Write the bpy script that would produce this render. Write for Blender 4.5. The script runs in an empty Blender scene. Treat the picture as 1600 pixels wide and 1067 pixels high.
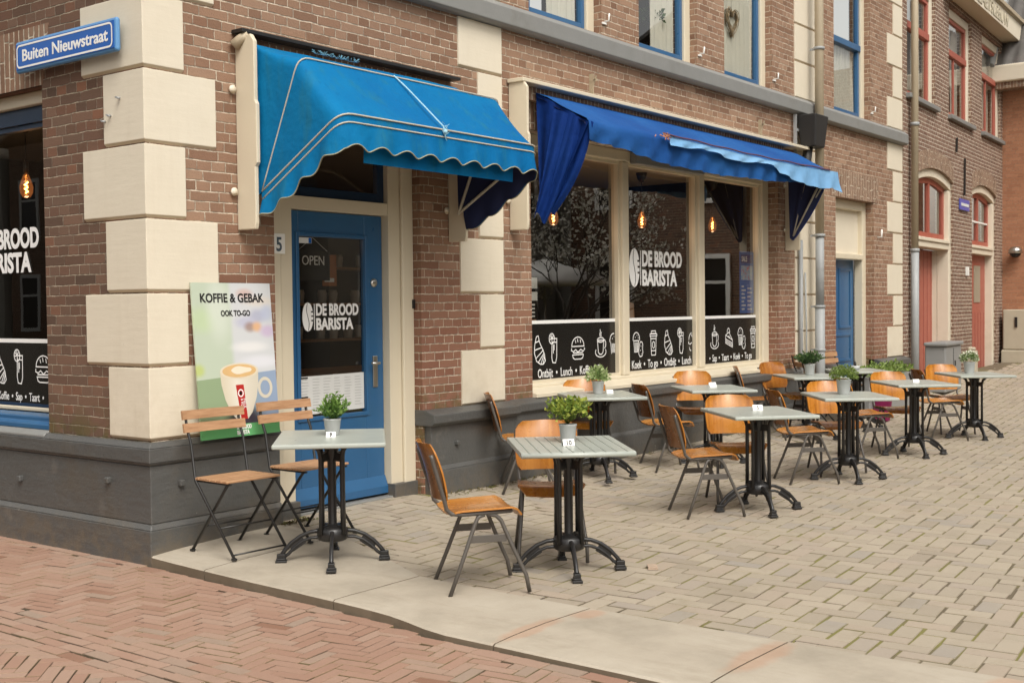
import bpy, bmesh, math, random
from mathutils import Vector, Matrix
from mathutils import noise as mnoise
R = math.radians
rnd = random.Random(7)
scene = bpy.context.scene
COL = scene.collection

# ------------------------------------------------------------------ camera
cam_d = bpy.data.cameras.new("camera")
cam = bpy.data.objects.new("camera", cam_d); COL.objects.link(cam)
cam_d.sensor_width = 36.0
cam_d.lens = 1860.083 / 1600 * 36.0
cam_d.clip_end = 2000
yaw, pitch, roll = R(52.666), R(-1.647), R(-0.617)
fw = Vector((math.sin(yaw) * math.cos(pitch), math.cos(yaw) * math.cos(pitch), math.sin(pitch)))
rt = Vector((math.cos(yaw), -math.sin(yaw), 0)); up = rt.cross(fw)
r2 = rt * math.cos(roll) + up * math.sin(roll)
u2 = -rt * math.sin(roll) + up * math.cos(roll)
mw = Matrix((r2, u2, -fw)).transposed().to_4x4()
mw.translation = Vector((-4.461, -6.215, 1.502))
cam.matrix_world = mw
cam_d.dof.use_dof = True
cam_d.dof.focus_distance = 7.6
cam_d.dof.aperture_fstop = 7.1
scene.camera = cam

# ------------------------------------------------------------------ sky, sun, exposure
SUN_AZ, SUN_EL = (-0.50, -0.80), 52      # towards the sun
w = bpy.data.worlds.new("World"); scene.world = w; w.use_nodes = True
nt = w.node_tree; nt.nodes.clear()
sky = nt.nodes.new("ShaderNodeTexSky"); sky.sky_type = 'NISHITA'; sky.sun_disc = False
sky.sun_elevation = R(SUN_EL); sky.sun_rotation = math.atan2(SUN_AZ[0], SUN_AZ[1])
sky.air_density = 1.0; sky.dust_density = 4.0; sky.ozone_density = 1.0
hs = nt.nodes.new("ShaderNodeHueSaturation"); hs.inputs["Saturation"].default_value = 0.16
tint = nt.nodes.new("ShaderNodeMix"); tint.data_type = 'RGBA'; tint.blend_type = 'MULTIPLY'
tint.inputs[0].default_value = 1.0; tint.inputs[7].default_value = (1.0, 0.975, 0.925, 1)
bg = nt.nodes.new("ShaderNodeBackground"); bg.inputs["Strength"].default_value = 0.138
wo = nt.nodes.new("ShaderNodeOutputWorld")
nt.links.new(sky.outputs[0], hs.inputs["Color"]); nt.links.new(hs.outputs[0], tint.inputs[6])
nt.links.new(tint.outputs[2], bg.inputs["Color"]); nt.links.new(bg.outputs[0], wo.inputs["Surface"])
sd = bpy.data.lights.new("sun", 'SUN'); sd.energy = 1.35; sd.angle = R(28); sd.color = (1.0, 0.965, 0.905)
so = bpy.data.objects.new("sun", sd); COL.objects.link(so)
el = R(SUN_EL); az = Vector((SUN_AZ[0], SUN_AZ[1])).normalized()
tosun = Vector((az.x * math.cos(el), az.y * math.cos(el), math.sin(el)))
so.rotation_euler = (-tosun).to_track_quat('-Z', 'Y').to_euler()
scene.view_settings.view_transform = 'Standard'; scene.view_settings.look = 'None'
scene.view_settings.gamma = 1.0; scene.view_settings.use_curve_mapping = False
scene.view_settings.exposure = 0.64

# ------------------------------------------------------------------ node helper
class NT:
    def __init__(s, name):
        s.mat = bpy.data.materials.new(name); s.mat.use_nodes = True
        s.t = s.mat.node_tree; s.t.nodes.clear()
        s.out = s.t.nodes.new("ShaderNodeOutputMaterial")
    def new(s, typ, **kw):
        n = s.t.nodes.new(typ)
        for k, v in kw.items(): setattr(n, k, v)
        return n
    def put(s, sock, v):
        if isinstance(v, bpy.types.NodeSocket): s.t.links.new(v, sock)
        elif v is not None:
            if isinstance(v, (tuple, list)) and len(v) == 3 and len(sock.default_value) == 4: v = (*v, 1)
            sock.default_value = v
    def m(s, op, a, b=None, c=None):
        n = s.new("ShaderNodeMath", operation=op)
        for i, v in enumerate((a, b, c)):
            if v is not None: s.put(n.inputs[i], v)
        return n.outputs[0]
    def add(s, a, b): return s.m('ADD', a, b)
    def sub(s, a, b): return s.m('SUBTRACT', a, b)
    def mul(s, a, b): return s.m('MULTIPLY', a, b)
    def mix(s, f, a, b, blend='MIX'):
        n = s.new("ShaderNodeMix", data_type='RGBA', blend_type=blend)
        s.put(n.inputs[0], f); s.put(n.inputs[6], a); s.put(n.inputs[7], b); return n.outputs[2]
    def fmix(s, f, a, b):
        n = s.new("ShaderNodeMix", data_type='FLOAT')
        s.put(n.inputs[0], f); s.put(n.inputs[2], a); s.put(n.inputs[3], b); return n.outputs[0]
    def ramp(s, f, stops, interp='LINEAR'):
        n = s.new("ShaderNodeValToRGB"); cr = n.color_ramp; cr.interpolation = interp
        while len(cr.elements) < len(stops): cr.elements.new(0.5)
        for e, (p, c) in zip(cr.elements, stops):
            e.position = p; e.color = (*c, 1) if len(c) == 3 else c
        s.put(n.inputs[0], f); return n.outputs[0]
    def smooth(s, v, lo, hi):
        n = s.new("ShaderNodeMapRange", interpolation_type='SMOOTHSTEP')
        s.put(n.inputs[0], v); s.put(n.inputs[1], lo); s.put(n.inputs[2], hi); return n.outputs[0]
    def noise(s, vec, scale, detail=3, rough=.55, dims='3D'):
        n = s.new("ShaderNodeTexNoise", noise_dimensions=dims)
        s.put(n.inputs["Vector"], vec); s.put(n.inputs["Scale"], scale)
        n.inputs["Detail"].default_value = detail; n.inputs["Roughness"].default_value = rough
        return n.outputs[0]
    def wn(s, x, y):
        n = s.new("ShaderNodeTexWhiteNoise", noise_dimensions='2D')
        s.put(n.inputs["Vector"], s.comb(x, y, 0.0)); return n.outputs[0]
    def comb(s, x, y, z):
        n = s.new("ShaderNodeCombineXYZ"); s.put(n.inputs[0], x); s.put(n.inputs[1], y); s.put(n.inputs[2], z); return n.outputs[0]
    def sep(s, v):
        n = s.new("ShaderNodeSeparateXYZ"); s.put(n.inputs[0], v); return n.outputs
    def obj(s):
        if not hasattr(s, '_tc'): s._tc = s.new("ShaderNodeTexCoord")
        return s._tc.outputs["Object"]
    def nrm(s):
        s.obj(); return s._tc.outputs["Normal"]
    def uv(s):
        s.obj(); return s._tc.outputs["UV"]
    def attr(s, name):
        return s.new("ShaderNodeAttribute", attribute_name=name)
    def scale(s, v, sc):
        n = s.new("ShaderNodeVectorMath", operation='MULTIPLY'); s.put(n.inputs[0], v); s.put(n.inputs[1], sc); return n.outputs[0]
    def bump(s, h, dist, strength=1.0):
        n = s.new("ShaderNodeBump"); s.put(n.inputs["Height"], h); n.inputs["Distance"].default_value = dist
        n.inputs["Strength"].default_value = strength; return n.outputs[0]
    def done(s, color, rough=.6, normal=None, metal=0.0, spec=None, trans=None, coat=None):
        p = s.new("ShaderNodeBsdfPrincipled")
        s.put(p.inputs["Base Color"], color); s.put(p.inputs["Roughness"], rough); s.put(p.inputs["Metallic"], metal)
        if normal is not None: s.put(p.inputs["Normal"], normal)
        if spec is not None: p.inputs["Specular IOR Level"].default_value = spec
        if coat is not None:
            p.inputs["Coat Weight"].default_value = coat; p.inputs["Coat Roughness"].default_value = .12
        sh = p.outputs[0]
        if trans is not None:
            t = s.new("ShaderNodeBsdfTranslucent"); s.put(t.inputs[0], color)
            mx = s.new("ShaderNodeMixShader"); mx.inputs[0].default_value = trans
            s.t.links.new(sh, mx.inputs[1]); s.t.links.new(t.outputs[0], mx.inputs[2]); sh = mx.outputs[0]
        s.t.links.new(sh, s.out.inputs[0]); return s.mat

def paint(name, col, rough=.45, var=.12, scale=6, bump=.002, bscale=40, grime=None, grime_amt=.5, spec=None, coat=None):
    n = NT(name); o = n.obj()
    f = n.noise(o, scale, 4)
    c = n.mix(f, tuple(x * (1 - var) for x in col), tuple(min(1, x * (1 + var)) for x in col))
    if grime:
        g = n.smooth(n.noise(o, 2.3, 6, .7), .52, .78)
        c = n.mix(n.mul(g, grime_amt), c, grime)
    h = n.noise(o, bscale, 4)
    return n.done(c, n.fmix(n.noise(o, 9, 3), rough - .08, rough + .12), n.bump(h, bump) if bump else None, spec=spec, coat=coat)

def plain(name, col, rough=.5, metal=0.0, var=.08, scale=15):
    n = NT(name); f = n.noise(n.obj(), scale, 3)
    c = n.mix(f, tuple(x * (1 - var) for x in col), tuple(min(1, x * (1 + var)) for x in col))
    return n.done(c, rough, metal=metal)

def brick_mat(name, tones, mortar, course=.0657, L=.23, vertical=False, swap=False, mw_=.0045, dirt=.35, moss=False, warm_low=None):
    n = NT(name); o = n.obj(); X = n.sep(o); N = n.sep(n.nrm())
    side = n.m('GREATER_THAN', n.m('ABSOLUTE', N[0]), .6)
    u = n.fmix(side, X[0], X[1]); v = X[2]
    if vertical: u, v = v, u
    wob = n.noise(o, 7, 2); wob2 = n.noise(o, 31, 2)
    v = n.add(v, n.mul(n.sub(wob, .5), .013)); v = n.add(v, n.mul(n.sub(wob2, .5), .007)); v = n.add(v, .031)
    u = n.add(u, n.mul(n.sub(n.noise(o, 19, 2), .5), .008))
    vr = n.m('DIVIDE', v, course); row = n.m('FLOOR', vr); fv = n.sub(vr, row)
    odd = n.m('FLOORED_MODULO', row, 2.0) if vertical is False else 0.0
    half = n.m('FLOORED_MODULO', n.m('FLOOR', n.m('DIVIDE', row, 2.0)), 2.0)
    Lr = n.sub(L, n.mul(odd, L / 2))
    off = n.add(n.add(n.mul(odd, L / 4), n.mul(half, L / 2)), n.mul(n.wn(row, 3.7), .02))
    uu = n.m('DIVIDE', n.add(u, off), Lr); col = n.m('FLOOR', uu); fu = n.sub(uu, col)
    du = n.add(n.mul(n.m('MINIMUM', fu, n.sub(1.0, fu)), Lr), n.mul(n.wn(n.add(col, 7.3), row), .0022)); dv = n.mul(n.m('MINIMUM', fv, n.sub(1.0, fv)), course)
    ed = n.add(n.m('MINIMUM', du, dv), n.mul(n.sub(n.noise(o, 60, 3), .5), .006))
    br = n.smooth(ed, mw_ - .0018, mw_ + .0018)
    r1 = n.wn(col, row); r2 = n.wn(n.add(col, 31.5), row)
    st = [(i / (len(tones) - 1), t) for i, t in enumerate(tones)]
    c = n.ramp(r1, st)
    c = n.mix(n.mul(n.noise(o, 55, 5, .7), .55), c, n.mix(r2, tones[0], tones[-1]))
    spk = n.smooth(n.noise(o, 160, 2), .62, .75); c = n.mix(n.mul(spk, .5), c, tuple(t * .35 for t in tones[0]))
    big = n.noise(o, .9, 5, .65)
    if warm_low:
        c = n.mix(n.smooth(n.add(X[2], n.mul(n.sub(big, .5), 1.6)), 2.3, 1.0), c, n.mix(.55, c, warm_low))
    c = n.mix(n.mul(n.smooth(big, .5, .75), dirt), c, tuple(t * .45 for t in tones[0]))
    mo = n.mix(n.smooth(n.noise(o, 22, 4), .35, .62), tuple(t * .5 for t in mortar), mortar)
    mo = n.mix(n.mul(n.smooth(n.noise(o, 2.1, 4), .45, .7), .5), mo, tuple(t * .55 for t in mortar))
    c = n.mix(br, mo, c)
    if moss:
        ms = n.mul(n.smooth(X[2], .98, .66), n.smooth(n.noise(o, 6, 5, .7), .42, .6))
        c = n.mix(n.mul(ms, .75), c, (.10, .085, .03))
    h = n.add(n.mul(br, .7), n.mul(n.noise(o, 70, 4, .7), .5)); h = n.add(h, n.mul(r2, .4))
    return n.done(c, .85, n.bump(h, .006, .9), spec=.25)

# ------------------------------------------------------------------ materials
BR_TONES = [(.180, .098, .062), (.268, .158, .103), (.325, .207, .140), (.230, .124, .079), (.355, .228, .152)]
M = {}
M['brick'] = brick_mat('brown_brick', BR_TONES, (.60, .50, .385), mw_=.0042, moss=True, warm_low=(.225, .085, .055))
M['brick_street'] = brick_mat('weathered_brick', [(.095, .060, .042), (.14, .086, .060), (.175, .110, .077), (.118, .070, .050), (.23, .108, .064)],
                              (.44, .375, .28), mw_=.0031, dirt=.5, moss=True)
M['brick_red'] = brick_mat('red_house_brick', [(.15, .085, .06), (.21, .125, .09), (.25, .155, .112), (.17, .095, .068)], (.68, .59, .47), mw_=.0062)
M['brick_orange'] = brick_mat('orange_brick', [(.33, .15, .085), (.40, .19, .105), (.44, .21, .12), (.36, .165, .095)], (.40, .27, .18), dirt=.2, mw_=.0035)
M['soldier'] = brick_mat('soldier_brick', [tuple(c * .85 for c in t) for t in BR_TONES], (.62, .53, .41), vertical=True, course=.062, L=.24, mw_=.006)
def quoin_paint():
    n = NT('cream_masonry_paint'); o = n.obj(); X = n.sep(o)
    f = n.noise(o, 5, 5, .65); c = n.mix(f, (.635, .565, .445), (.705, .635, .51))
    st = n.noise(n.scale(o, (11, 11, 1.1)), 1.0, 4, .6); c = n.mix(n.mul(n.smooth(st, .52, .74), .20), c, (.56, .48, .36))
    g = n.smooth(n.noise(o, 2.1, 6, .75), .55, .74); c = n.mix(n.mul(g, .30), c, (.60, .52, .39))
    low = n.mul(n.smooth(X[2], 1.35, .65), n.smooth(n.noise(o, 4.5, 6, .7), .40, .66)); c = n.mix(n.mul(low, .4), c, (.50, .42, .30))
    ch = n.smooth(n.noise(o, 26, 3, .7), .70, .735); c = n.mix(n.mul(ch, .6), c, (.47, .39, .28))
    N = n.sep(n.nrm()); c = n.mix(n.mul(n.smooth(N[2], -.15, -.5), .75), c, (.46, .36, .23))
    tro = n.noise(n.scale(o, (3, 3, 26)), 1.0, 4, .6)
    h = n.add(n.mul(n.noise(o, 24, 5, .7), .7), tro)
    return n.done(c, n.fmix(f, .45, .62), n.bump(h, .0022, .7))
M['cream'] = quoin_paint()
M['creamgloss'] = paint('cream_gloss_paint', (.63, .555, .42), .35, var=.03, bump=.0006)
def plinth_paint():
    n = NT('grey_masonry_paint'); o = n.obj(); X = n.sep(o)
    f = n.noise(o, 4, 5, .65); c = n.mix(f, (.070, .070, .067), (.098, .097, .092))
    g = n.smooth(n.noise(o, 1.9, 6, .72), .48, .70); c = n.mix(n.mul(g, .6), c, (.088, .074, .056))
    pal = n.smooth(n.noise(o, 3.1, 4, .6), .64, .72); c = n.mix(n.mul(pal, .26), c, (.20, .18, .155))
    sp = n.mul(n.smooth(X[2], .30, -.05), n.smooth(n.noise(o, 9, 6, .75), .38, .62)); c = n.mix(n.mul(sp, .55), c, (.15, .115, .075))
    chip = n.smooth(n.noise(o, 17, 4, .65), .735, .75); c = n.mix(chip, c, (.50, .48, .43))
    h = n.add(n.noise(o, 22, 5, .7), n.mul(n.noise(n.scale(o, (2, 2, 9)), 2, 3), 1.2))
    return n.done(c, n.fmix(f, .32, .5), n.bump(h, .006, .9))
M['grey'] = plinth_paint()
M['greydark'] = paint('dark_grey_masonry_paint', (.105, .105, .100), .5, var=.12, bump=.002, bscale=18, grime=(.085, .066, .05), grime_amt=.8)
M['band'] = paint('grey_stone_paint', (.21, .21, .20), .55, var=.08, bump=.001, grime=(.15, .14, .12))
M['blue'] = paint('blue_gloss_paint', (.022, .10, .225), .30, var=.10, bump=.0004, grime=(.035, .115, .21), grime_amt=.5, coat=.25)
M['bluedark'] = paint('dark_blue_paint', (.01, .03, .07), .35, var=.1, bump=.0004)
M['red'] = paint('faded_red_paint', (.36, .098, .066), .45, var=.10, bump=.0005, grime=(.41, .135, .095))
M['white'] = plain('white_paint', (.80, .79, .75), .5, var=.03)
M['paper'] = plain('paper', (.62, .62, .60), .8, var=.04)
M['black'] = plain('black_metal', (.018, .017, .016), .38, 0.0, .3)
M['iron'] = paint('black_cast_iron', (.016, .015, .015), .30, var=.3, bump=.0006, bscale=120, grime=(.035, .03, .027), grime_amt=.6)
M['film'] = plain('black_window_film', (.012, .011, .010), .22)
M['tube'] = paint('brown_enamel_tube', (.085, .075, .065), .35, var=.2, bump=.0003)
M['zinc'] = paint('galvanised_zinc', (.42, .43, .42), .42, var=.12, scale=25, bump=.0003)
M['zincpipe'] = paint('zinc_pipe', (.30, .31, .31), .5, var=.15, grime=(.20, .19, .17))
M['pipe'] = paint('beige_painted_pipe', (.40, .33, .23), .5, var=.08, grime=(.30, .25, .18))
M['top'] = paint('grey_green_table_paint', (.37, .395, .355), .30, var=.05, bump=.0004, bscale=90, grime=(.27, .29, .265), grime_amt=.5)
M['soil'] = plain('potting_soil', (.03, .02, .012), .95, var=.4, scale=60)
M['pink'] = plain('pink_plastic', (.55, .03, .25), .4)
M['steel'] = plain('brushed_steel', (.55, .54, .50), .32, 1.0)
M['signblue'] = plain('enamel_blue', (.005, .095, .40), .22)
M['signedge'] = plain('pale_blue_metal', (.10, .26, .50), .35)
M['speaker'] = plain('dark_plastic', (.022, .021, .020), .55)
M['stone'] = paint('beige_stone_paint', (.46, .41, .31), .6, var=.06, bump=.0008, grime=(.38, .33, .25))
M['boxgrey'] = paint('grey_plastic', (.24, .24, .235), .5, var=.06, bump=.0003)
M['tile'] = paint('weathered_roof_tile', (.10, .092, .085), .8, var=.35, scale=5, bump=.004, grime=(.16, .13, .115), grime_amt=.7)
M['curtain'] = plain('white_net_curtain', (.66, .64, .58), .9, var=.06)
M['lace'] = plain('lace_curtain', (.55, .53, .48), .9, var=.25, scale=40)
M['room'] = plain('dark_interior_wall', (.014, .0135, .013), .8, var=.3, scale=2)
M['ceiling'] = plain('interior_ceiling', (.60, .53, .43), .85)
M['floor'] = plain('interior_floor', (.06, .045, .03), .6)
M['chalk'] = plain('icon_white', (.80, .79, .77), .6, var=.02)
M['wood'] = None
M['concrete'] = paint('old_render', (.45, .42, .36), .8, var=.06)
M['awning_shade'] = plain('navy_awning_shade', (.006, .012, .06), .8)  # near-black blue for sheets that paint in the shade inside the awnings

def glass_mat(name, tint, extra=0.0, gain=1.6):
    n = NT(name)
    tr = n.new("ShaderNodeBsdfTransparent"); n.put(tr.inputs[0], tint)
    gl = n.new("ShaderNodeBsdfGlossy"); gl.inputs["Roughness"].default_value = .0
    fr = n.new("ShaderNodeFresnel"); geo = n.new("ShaderNodeNewGeometry"); n.put(fr.inputs["IOR"], n.fmix(geo.outputs["Backfacing"], 1.52, 1 / 1.52))   # thin pane: same from both sides
    wv = n.noise(n.obj(), 1.3, 2); bn = n.bump(wv, .004, .12)
    n.put(gl.inputs["Normal"], bn)
    f = n.m('MINIMUM', n.add(n.mul(fr.outputs[0], gain), extra), 1.0)
    mx = n.new("ShaderNodeMixShader"); n.put(mx.inputs[0], f)
    n.t.links.new(tr.outputs[0], mx.inputs[1]); n.t.links.new(gl.outputs[0], mx.inputs[2])
    n.t.links.new(mx.outputs[0], n.out.inputs[0]); return n.mat
M['glass'] = glass_mat('window_glass', (.80, .79, .75), .06, 2.3)
M['glassleft'] = glass_mat('street_window_glass', (.80, .78, .72), .0, 1.2)
M['glassup'] = glass_mat('upper_window_glass', (.86, .86, .82), .05)

def emit_mat(name, col, strength):
    n = NT(name); e = n.new("ShaderNodeEmission"); n.put(e.inputs[0], col); e.inputs[1].default_value = strength
    n.t.links.new(e.outputs[0], n.out.inputs[0]); return n.mat
M['filament'] = emit_mat('glowing_filament', (1.0, .50, .17), 20)
def bulb_mat():
    n = NT('amber_bulb_glass')
    tr = n.new("ShaderNodeBsdfTransparent"); n.put(tr.inputs[0], (.95, .62, .34))
    gl = n.new("ShaderNodeBsdfGlossy"); gl.inputs["Roughness"].default_value = .05
    mx = n.new("ShaderNodeMixShader"); mx.inputs[0].default_value = .08
    n.t.links.new(tr.outputs[0], mx.inputs[1]); n.t.links.new(gl.outputs[0], mx.inputs[2])
    em = n.new("ShaderNodeEmission"); n.put(em.inputs[0], (1.0, .35, .10)); em.inputs[1].default_value = .10
    ad = n.new("ShaderNodeAddShader"); n.t.links.new(mx.outputs[0], ad.inputs[0]); n.t.links.new(em.outputs[0], ad.inputs[1])
    n.t.links.new(ad.outputs[0], n.out.inputs[0]); return n.mat
M['bulb'] = bulb_mat()

def plywood(name='varnished_plywood', k=1.0):
    n = NT(name); o = n.uv(); oi = n.new("ShaderNodeObjectInfo").outputs["Random"]
    v = n.new("ShaderNodeVectorMath", operation='ADD'); n.put(v.inputs[0], o); n.put(v.inputs[1], n.comb(n.mul(oi, 31.0), n.mul(oi, 17.0), 0.0))
    g = n.scale(v.outputs[0], (26.0, 1.6, 1.0))
    f = n.noise(g, 1.0, 6, .6); band = n.noise(n.scale(v.outputs[0], (5.0, .5, 1)), 1.0, 3)
    c = n.ramp(f, [(.25, (.23, .075, .008)), (.5, (.42, .155, .017)), (.75, (.55, .235, .036))])
    c = n.mix(n.mul(n.smooth(band, .45, .65), .5), c, (.57, .25, .045))
    c = n.mix(n.mul(n.smooth(oi, .3, 1.0), .5), c, (.20, .058, .012))
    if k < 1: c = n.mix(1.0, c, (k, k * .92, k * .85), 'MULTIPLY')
    sc = n.smooth(n.noise(n.obj(), 14, 5, .75), .66, .74)
    c = n.mix(n.mul(sc, .4), c, (.18, .06, .02))
    return n.done(c, n.fmix(n.noise(n.obj(), 12, 3), .20, .36), n.bump(f, .0006), coat=.38)
M['ply'] = plywood(); M['plyshade'] = plywood('shaded_rear_ply', .50)  # second ply is darkened: shade on the chair backs put into the colour
def slatwood():
    n = NT('oiled_acacia'); o = n.obj()
    f = n.noise(n.scale(o, (30.0, 4.0, 30.0)), 1.6, 5, .6)
    c = n.ramp(f, [(.3, (.30, .155, .075)), (.6, (.43, .245, .13)), (.8, (.50, .31, .18))])
    return n.done(c, .55, n.bump(f, .0008))
M['slat'] = slatwood()
M['wood'] = M['slat']

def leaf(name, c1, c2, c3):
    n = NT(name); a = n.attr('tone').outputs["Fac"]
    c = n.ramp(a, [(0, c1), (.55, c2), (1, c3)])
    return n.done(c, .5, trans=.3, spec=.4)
M['herb'] = leaf('herb_leaf', (.03, .07, .015), (.11, .22, .04), (.28, .42, .11))
M['box'] = leaf('boxwood_leaf', (.05, .09, .025), (.18, .26, .04), (.46, .48, .09))
M['pale'] = leaf('pale_leaf', (.08, .15, .04), (.28, .38, .13), (.55, .62, .34))
M['fine'] = leaf('fine_leaf', (.06, .11, .025), (.17, .25, .05), (.28, .36, .10))
M['dark'] = leaf('dark_leaf', (.015, .035, .01), (.05, .10, .03), (.12, .20, .06))
M['flower'] = leaf('white_flower_leaf', (.04, .09, .02), (.16, .24, .06), (.62, .66, .48))
M['blossom'] = leaf('pale_blossom', (.20, .20, .14), (.50, .48, .40), (.80, .77, .70))
M['bark'] = paint('dark_bark', (.055, .042, .032), .9, var=.3, bump=.004)

def fabric(name, base, faded, edge, dirty=.4):
    n = NT(name); o = n.obj(); X = n.sep(o)
    f = n.noise(o, .9, 3, .5); f2 = n.noise(n.scale(o, (9, 9, 2.0)), 1.0, 4)
    c = n.mix(n.fmix(n.smooth(f, .25, .8), .30, .85), base, faded)
    st = n.mul(n.smooth(f2, .50, .72), dirty); c = n.mix(st, c, edge)
    fl = n.noise(n.scale(o, (22, 22, 3.0)), 1.0, 4, .6); c = n.mix(n.mul(n.smooth(fl, .55, .75), dirty * .30), c, tuple(t * .45 for t in base))
    sp = n.smooth(n.noise(o, 6, 6, .8), .60, .74); c = n.mix(n.mul(sp, dirty * .28), c, (.08, .13, .15))
    wv = n.noise(o, 420, 2)
    fold = n.noise(n.scale(o, (2.5, 2.5, 3.0)), 1.6, 3)
    cr = n.noise(n.scale(o, (7, 7, 2.2)), 1.7, 4, .6)
    h = n.add(n.add(n.mul(fold, .8), n.mul(cr, .22)), n.mul(wv, .035))
    return n.done(c, .62, n.bump(h, .035, .65), trans=.05, spec=.06)
M['teal'] = fabric('teal_awning_canvas', (.002, .078, .265), (.006, .19, .385), (.02, .15, .23), .6)
M['royal'] = fabric('royal_blue_awning_canvas', (.008, .042, .20), (.028, .13, .36), (.014, .075, .24), .3)
M['royalside'] = fabric('dark_royal_canvas', (.005, .020, .135), (.010, .042, .20), (.01, .04, .15), .25)  # deeper, darker blue for the side and hanging cloth
M['sky'] = fabric('faded_blue_canvas', (.13, .31, .55), (.25, .45, .68), (.16, .31, .50), .4)
M['piping'] = plain('cream_piping', (.45, .42, .35), .7, var=.15)
M['piping_dirty'] = plain('stained_piping', (.30, .29, .20), .8, var=.3)

# paving
def paver_mat(name, tones, wear, wear2, bscale=45, moss=(.13, .115, .035)):
    n = NT(name); o = n.obj(); a = n.attr('tone').outputs["Fac"]
    c = n.ramp(a, [(i / (len(tones) - 1), t) for i, t in enumerate(tones)])
    big = n.noise(o, .55, 5, .6)
    c = n.mix(n.mul(n.smooth(big, .38, .68), .5), c, wear)
    c = n.mix(n.mul(n.smooth(n.noise(o, 2.6, 6, .7), .52, .74), .45), c, wear2)
    c = n.mix(n.mul(n.noise(o, 90, 4, .75), .45), c, n.mix(.5, c, (.06, .05, .04)))
    sp = n.smooth(n.noise(o, 230, 2), .66, .76); c = n.mix(n.mul(sp, .35), c, (.62, .56, .47))
    N = n.sep(n.nrm()); c = n.mix(n.mul(n.smooth(N[2], .90, .45), .75), c, n.mix(n.smooth(n.noise(o, 1.3, 4, .7), .42, .6), (.085, .062, .042), moss))
    h = n.add(n.noise(o, bscale, 5, .7), n.mul(n.noise(o, 190, 2), .3))
    return n.done(c, n.fmix(n.noise(o, 5, 3), .62, .88), n.bump(h, .0025, .7), spec=.3)
M['paver'] = paver_mat('brown_grey_clinker', [(.31, .26, .20), (.375, .32, .245), (.41, .348, .268), (.345, .292, .225), (.395, .32, .248), (.315, .28, .24)],
                       (.385, .33, .255), (.27, .225, .155))
M['roadbrick'] = paver_mat('pink_red_clinker', [(.24, .125, .080), (.33, .195, .138), (.355, .222, .162), (.31, .178, .125), (.365, .24, .178), (.345, .23, .17), (.31, .23, .175)],
                       (.365, .235, .172), (.28, .185, .135))
def slab():
    n = NT('sandstone_kerb_slab'); o = n.obj(); X = n.sep(o)
    f = n.noise(o, 1.6, 6, .65); f2 = n.noise(n.scale(o, (9, 2.2, 9)), 1, 5, .7)
    c = n.ramp(f, [(.3, (.30, .262, .205)), (.5, (.385, .335, .265)), (.7, (.435, .385, .31))])
    c = n.mix(n.mul(n.smooth(f2, .5, .7), .3), c, (.27, .225, .165))
    
    for (cx, cy, rx, ry) in ((.30, -3.93, .34, .10), (.05, -2.87, .30, .07), (.45, -2.93, .12, .08), (.55, -4.9, .15, .1)):
        d = n.m('SQRT', n.add(n.m('POWER', n.m('DIVIDE', n.sub(X[0], cx), rx), 2.0), n.m('POWER', n.m('DIVIDE', n.sub(X[1], cy), ry), 2.0)))
        rust = n.smooth(n.add(d, n.mul(n.sub(n.noise(o, 7, 4), .5), .9)), 1.1, .55); c = n.mix(n.mul(rust, .42), c, (.40, .21, .125))
    N = n.sep(n.nrm()); c = n.mix(n.smooth(N[2], .8, .4), c, n.mix(n.noise(o, 3, 3), (.10, .075, .05), (.21, .17, .12)))
    h = n.add(n.noise(o, 28, 5, .7), n.mul(n.noise(o, 5, 3), 1.2))
    return n.done(c, .72, n.bump(h, .004, .8), spec=.3)
M['slab'] = slab()
def bed(name, a, b, moss):
    n = NT(name); o = n.obj()
    c = n.mix(n.noise(o, 30, 4), a, b); c = n.mix(n.smooth(n.noise(o, 1.1, 5, .7), .40, .58), c, moss)
    return n.done(c, .95, n.bump(n.noise(o, 150, 3), .004))
M['bed'] = bed('mossy_sand_joint', (.095, .075, .046), (.165, .13, .085), (.175, .16, .045))
M['roadbed'] = bed('dark_sand_joint', (.028, .020, .014), (.075, .052, .034), (.06, .052, .02))

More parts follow.
